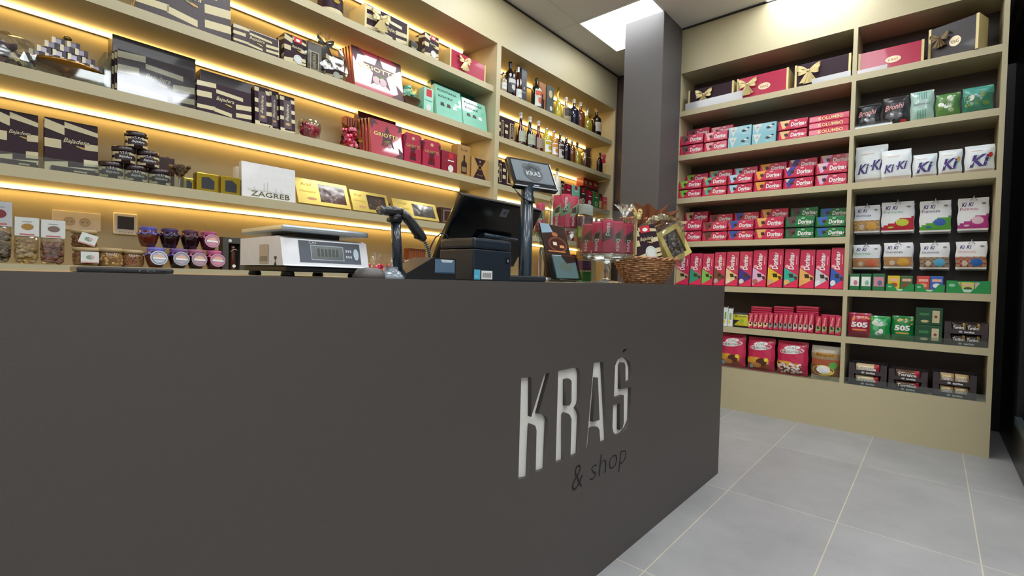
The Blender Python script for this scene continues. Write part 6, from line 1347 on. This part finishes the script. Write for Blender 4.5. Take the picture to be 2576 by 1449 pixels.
obj('braided_rim', a, bk)
a = MB(); a.lathe([(0, .003), (R_*.56, .003), (R_*.56, .008), (0, .008)], WICK, 26, sy=SY); obj('basket_floor', a, bk)
TIS = M('#9c6248', .6)
p_ = QP(1660, 560, Y+.05); a = ruff(.15, .11, TIS, 16, 3); obj('tissue_paper', a, loc=(p_.x, Y+.10, p_.z-.055), rot=(.2, .25, .2), label='crumpled brown tissue paper fanned behind the boxes in the basket', cat='tissue paper')
p_ = QP(1585, 560, Y+.05); a = ruff(.075, .06, TIS, 12, 9); obj('tissue_paper', a, loc=(p_.x, Y+.03, p_.z-.035), rot=(.1, -.1, 0), label='brown tissue paper puff at the left under the clear tuft', cat='tissue paper')
def in_basket(b0, b1, py_top, Yb): 
    q0 = QP(*b0, Yb); q1 = QP(*b1, Yb); return q0, math.hypot(q1.x-q0.x, q1.z-q0.z), math.atan2(q1.z-q0.z, q1.x-q0.x)
Yb = Y-.055
q0 = QP(1622, 655, Yb); q1 = QP(1690, 640, Yb); w = q1.x-q0.x
a = striped_box(.165, .19, .045, True, stick=True, redtag=True)
o = obj('striped_box', a, loc=(q0.x-.02, Yb+.035, HT+zr*.80), label='striped box with round sticker standing in the gift basket', cat='box'); o.rotation_euler = (-.15, -.22, -.5)
q0 = QP(1680, 660, Yb+.01)
t = empty('window_box', (q0.x+.035, Yb+.0, HT+zr*.92), label='tilted pale gold box with dark window in the gift basket', cat='box', rot=(-.12, -.50, -.5)); w_, h_, d_ = .155, .19, .04
a = MB(); G = M('#e0cf7c', .3, .2, coat=.3); fr_ = .026
for bx_ in ((0, fr_, 0, h_), (w_-fr_, w_, 0, h_), (fr_, w_-fr_, 0, fr_), (fr_, w_-fr_, h_-fr_, h_)): a.box(bx_[0], bx_[1], 0, d_, bx_[2], bx_[3], G)
a.box(0, w_, d_, d_+.002, 0, h_, G); obj('carton', a, t)
a = MB(); a.box(fr_, w_-fr_, .012, d_-.001, fr_, h_-fr_, M('#2e2624', .3))
for i in range(40): a.ball((rnd.uniform(fr_+.006, w_-fr_-.006), .012, rnd.uniform(fr_+.006, h_-fr_-.006)), .008, rnd.choice([M('#2e2624', .3, coat=.4), M('#5a4a44', .3, coat=.4), M('#8a8480', .2, coat=.4)]), 1, (1.3, .5, 1), .3)
tag(obj('wrapped_chocolates', a, t), kind='stuff')
# wrapping: clear film round the boxes, tuft, ribbon
def crumple(pts_c, rad, seed):
    bm = bmesh.new(); bmesh.ops.create_icosphere(bm, subdivisions=4, radius=1); q = random.Random(seed); jj = lambda: (q.random()-.5)*.05
    ph = [(q.uniform(4, 11), q.uniform(4, 11), q.uniform(4, 11), q.random()*6) for _ in range(6)]
    for v in bm.verts:
        c = v.co.copy(); k = 1+.045*sum(math.sin(p0*c.x+p1*c.y+p2*c.z+p3) for p0, p1, p2, p3 in ph)
        f = lambda s_: math.copysign(abs(s_)**.7, s_); k += jj()
        v.co = Vector((f(c.x)*rad[0]*k, f(c.y)*rad[1]*k, f(c.z)*rad[2]*k))
    a = MB(); bm.verts.index_update(); a.add([v.co[:] for v in bm.verts], [[v.index for v in f_.verts] for f_ in bm.faces], CELLO, False); bm.free(); return a
wc = QP(1665, 608, Y)
t = empty('cellophane_wrap', (wc.x, Y-.01, wc.z), label='crinkled clear cellophane wrapped round the boxes in the basket', cat='wrapping')
obj('film', crumple(None, (R_*.74, R_*.50, (ZL(1665, 545, Y)-ZL(1665, 668, Y))/2), 4), t)
tp_ = QP(1577, 535, Y-.02); obj('gathered_tuft', ruff(.045, .055, film('tuft_film', '#ffffff', .35, .1, bump=.8, white=.25), 12, 21), t, loc=(tp_.x-wc.x, 0, tp_.z-wc.z-.02))
rb = QP(1598, 540, Y-.13); rb2 = QP(1590, 640, Y-.13); a = MB()
RIB = M('#dccb86', .35, .15, coat=.2)
a.add([(0, 0, 0), (.030, .004, 0), (.026, 0, -(rb.z-rb2.z)), (-.006, .002, -(rb.z-rb2.z)*1.0)], [(0, 1, 2, 3)], RIB)
b_ = bow(.055, RIB, .5); b_.v = [(x_+.012, y_, z_+.006) for x_, y_, z_ in b_.v]
t = empty('gold_ribbon', rb, label='pale gold ribbon with bow hanging down in front of the basket wrapping', cat='ribbon'); obj('ribbon_tail', a, t); obj('ribbon_bow', b_, t)
# ---- white cups behind the customer display foot
for i, px in enumerate((1352, 1374)):
    a = MB(); a.lathe([(.012, 0), (.018, .004), (.021, .016), (.019, .017), (.012, .006), (0, .006)], WHITE, 20); obj('small_bowl', a, loc=(XL(px, 1., 1.30), 1.30, HT+.0005), label=['left white rimmed lid behind the customer display foot', 'right white rimmed lid behind the customer display foot'][i], cat='lid', group='white lids')
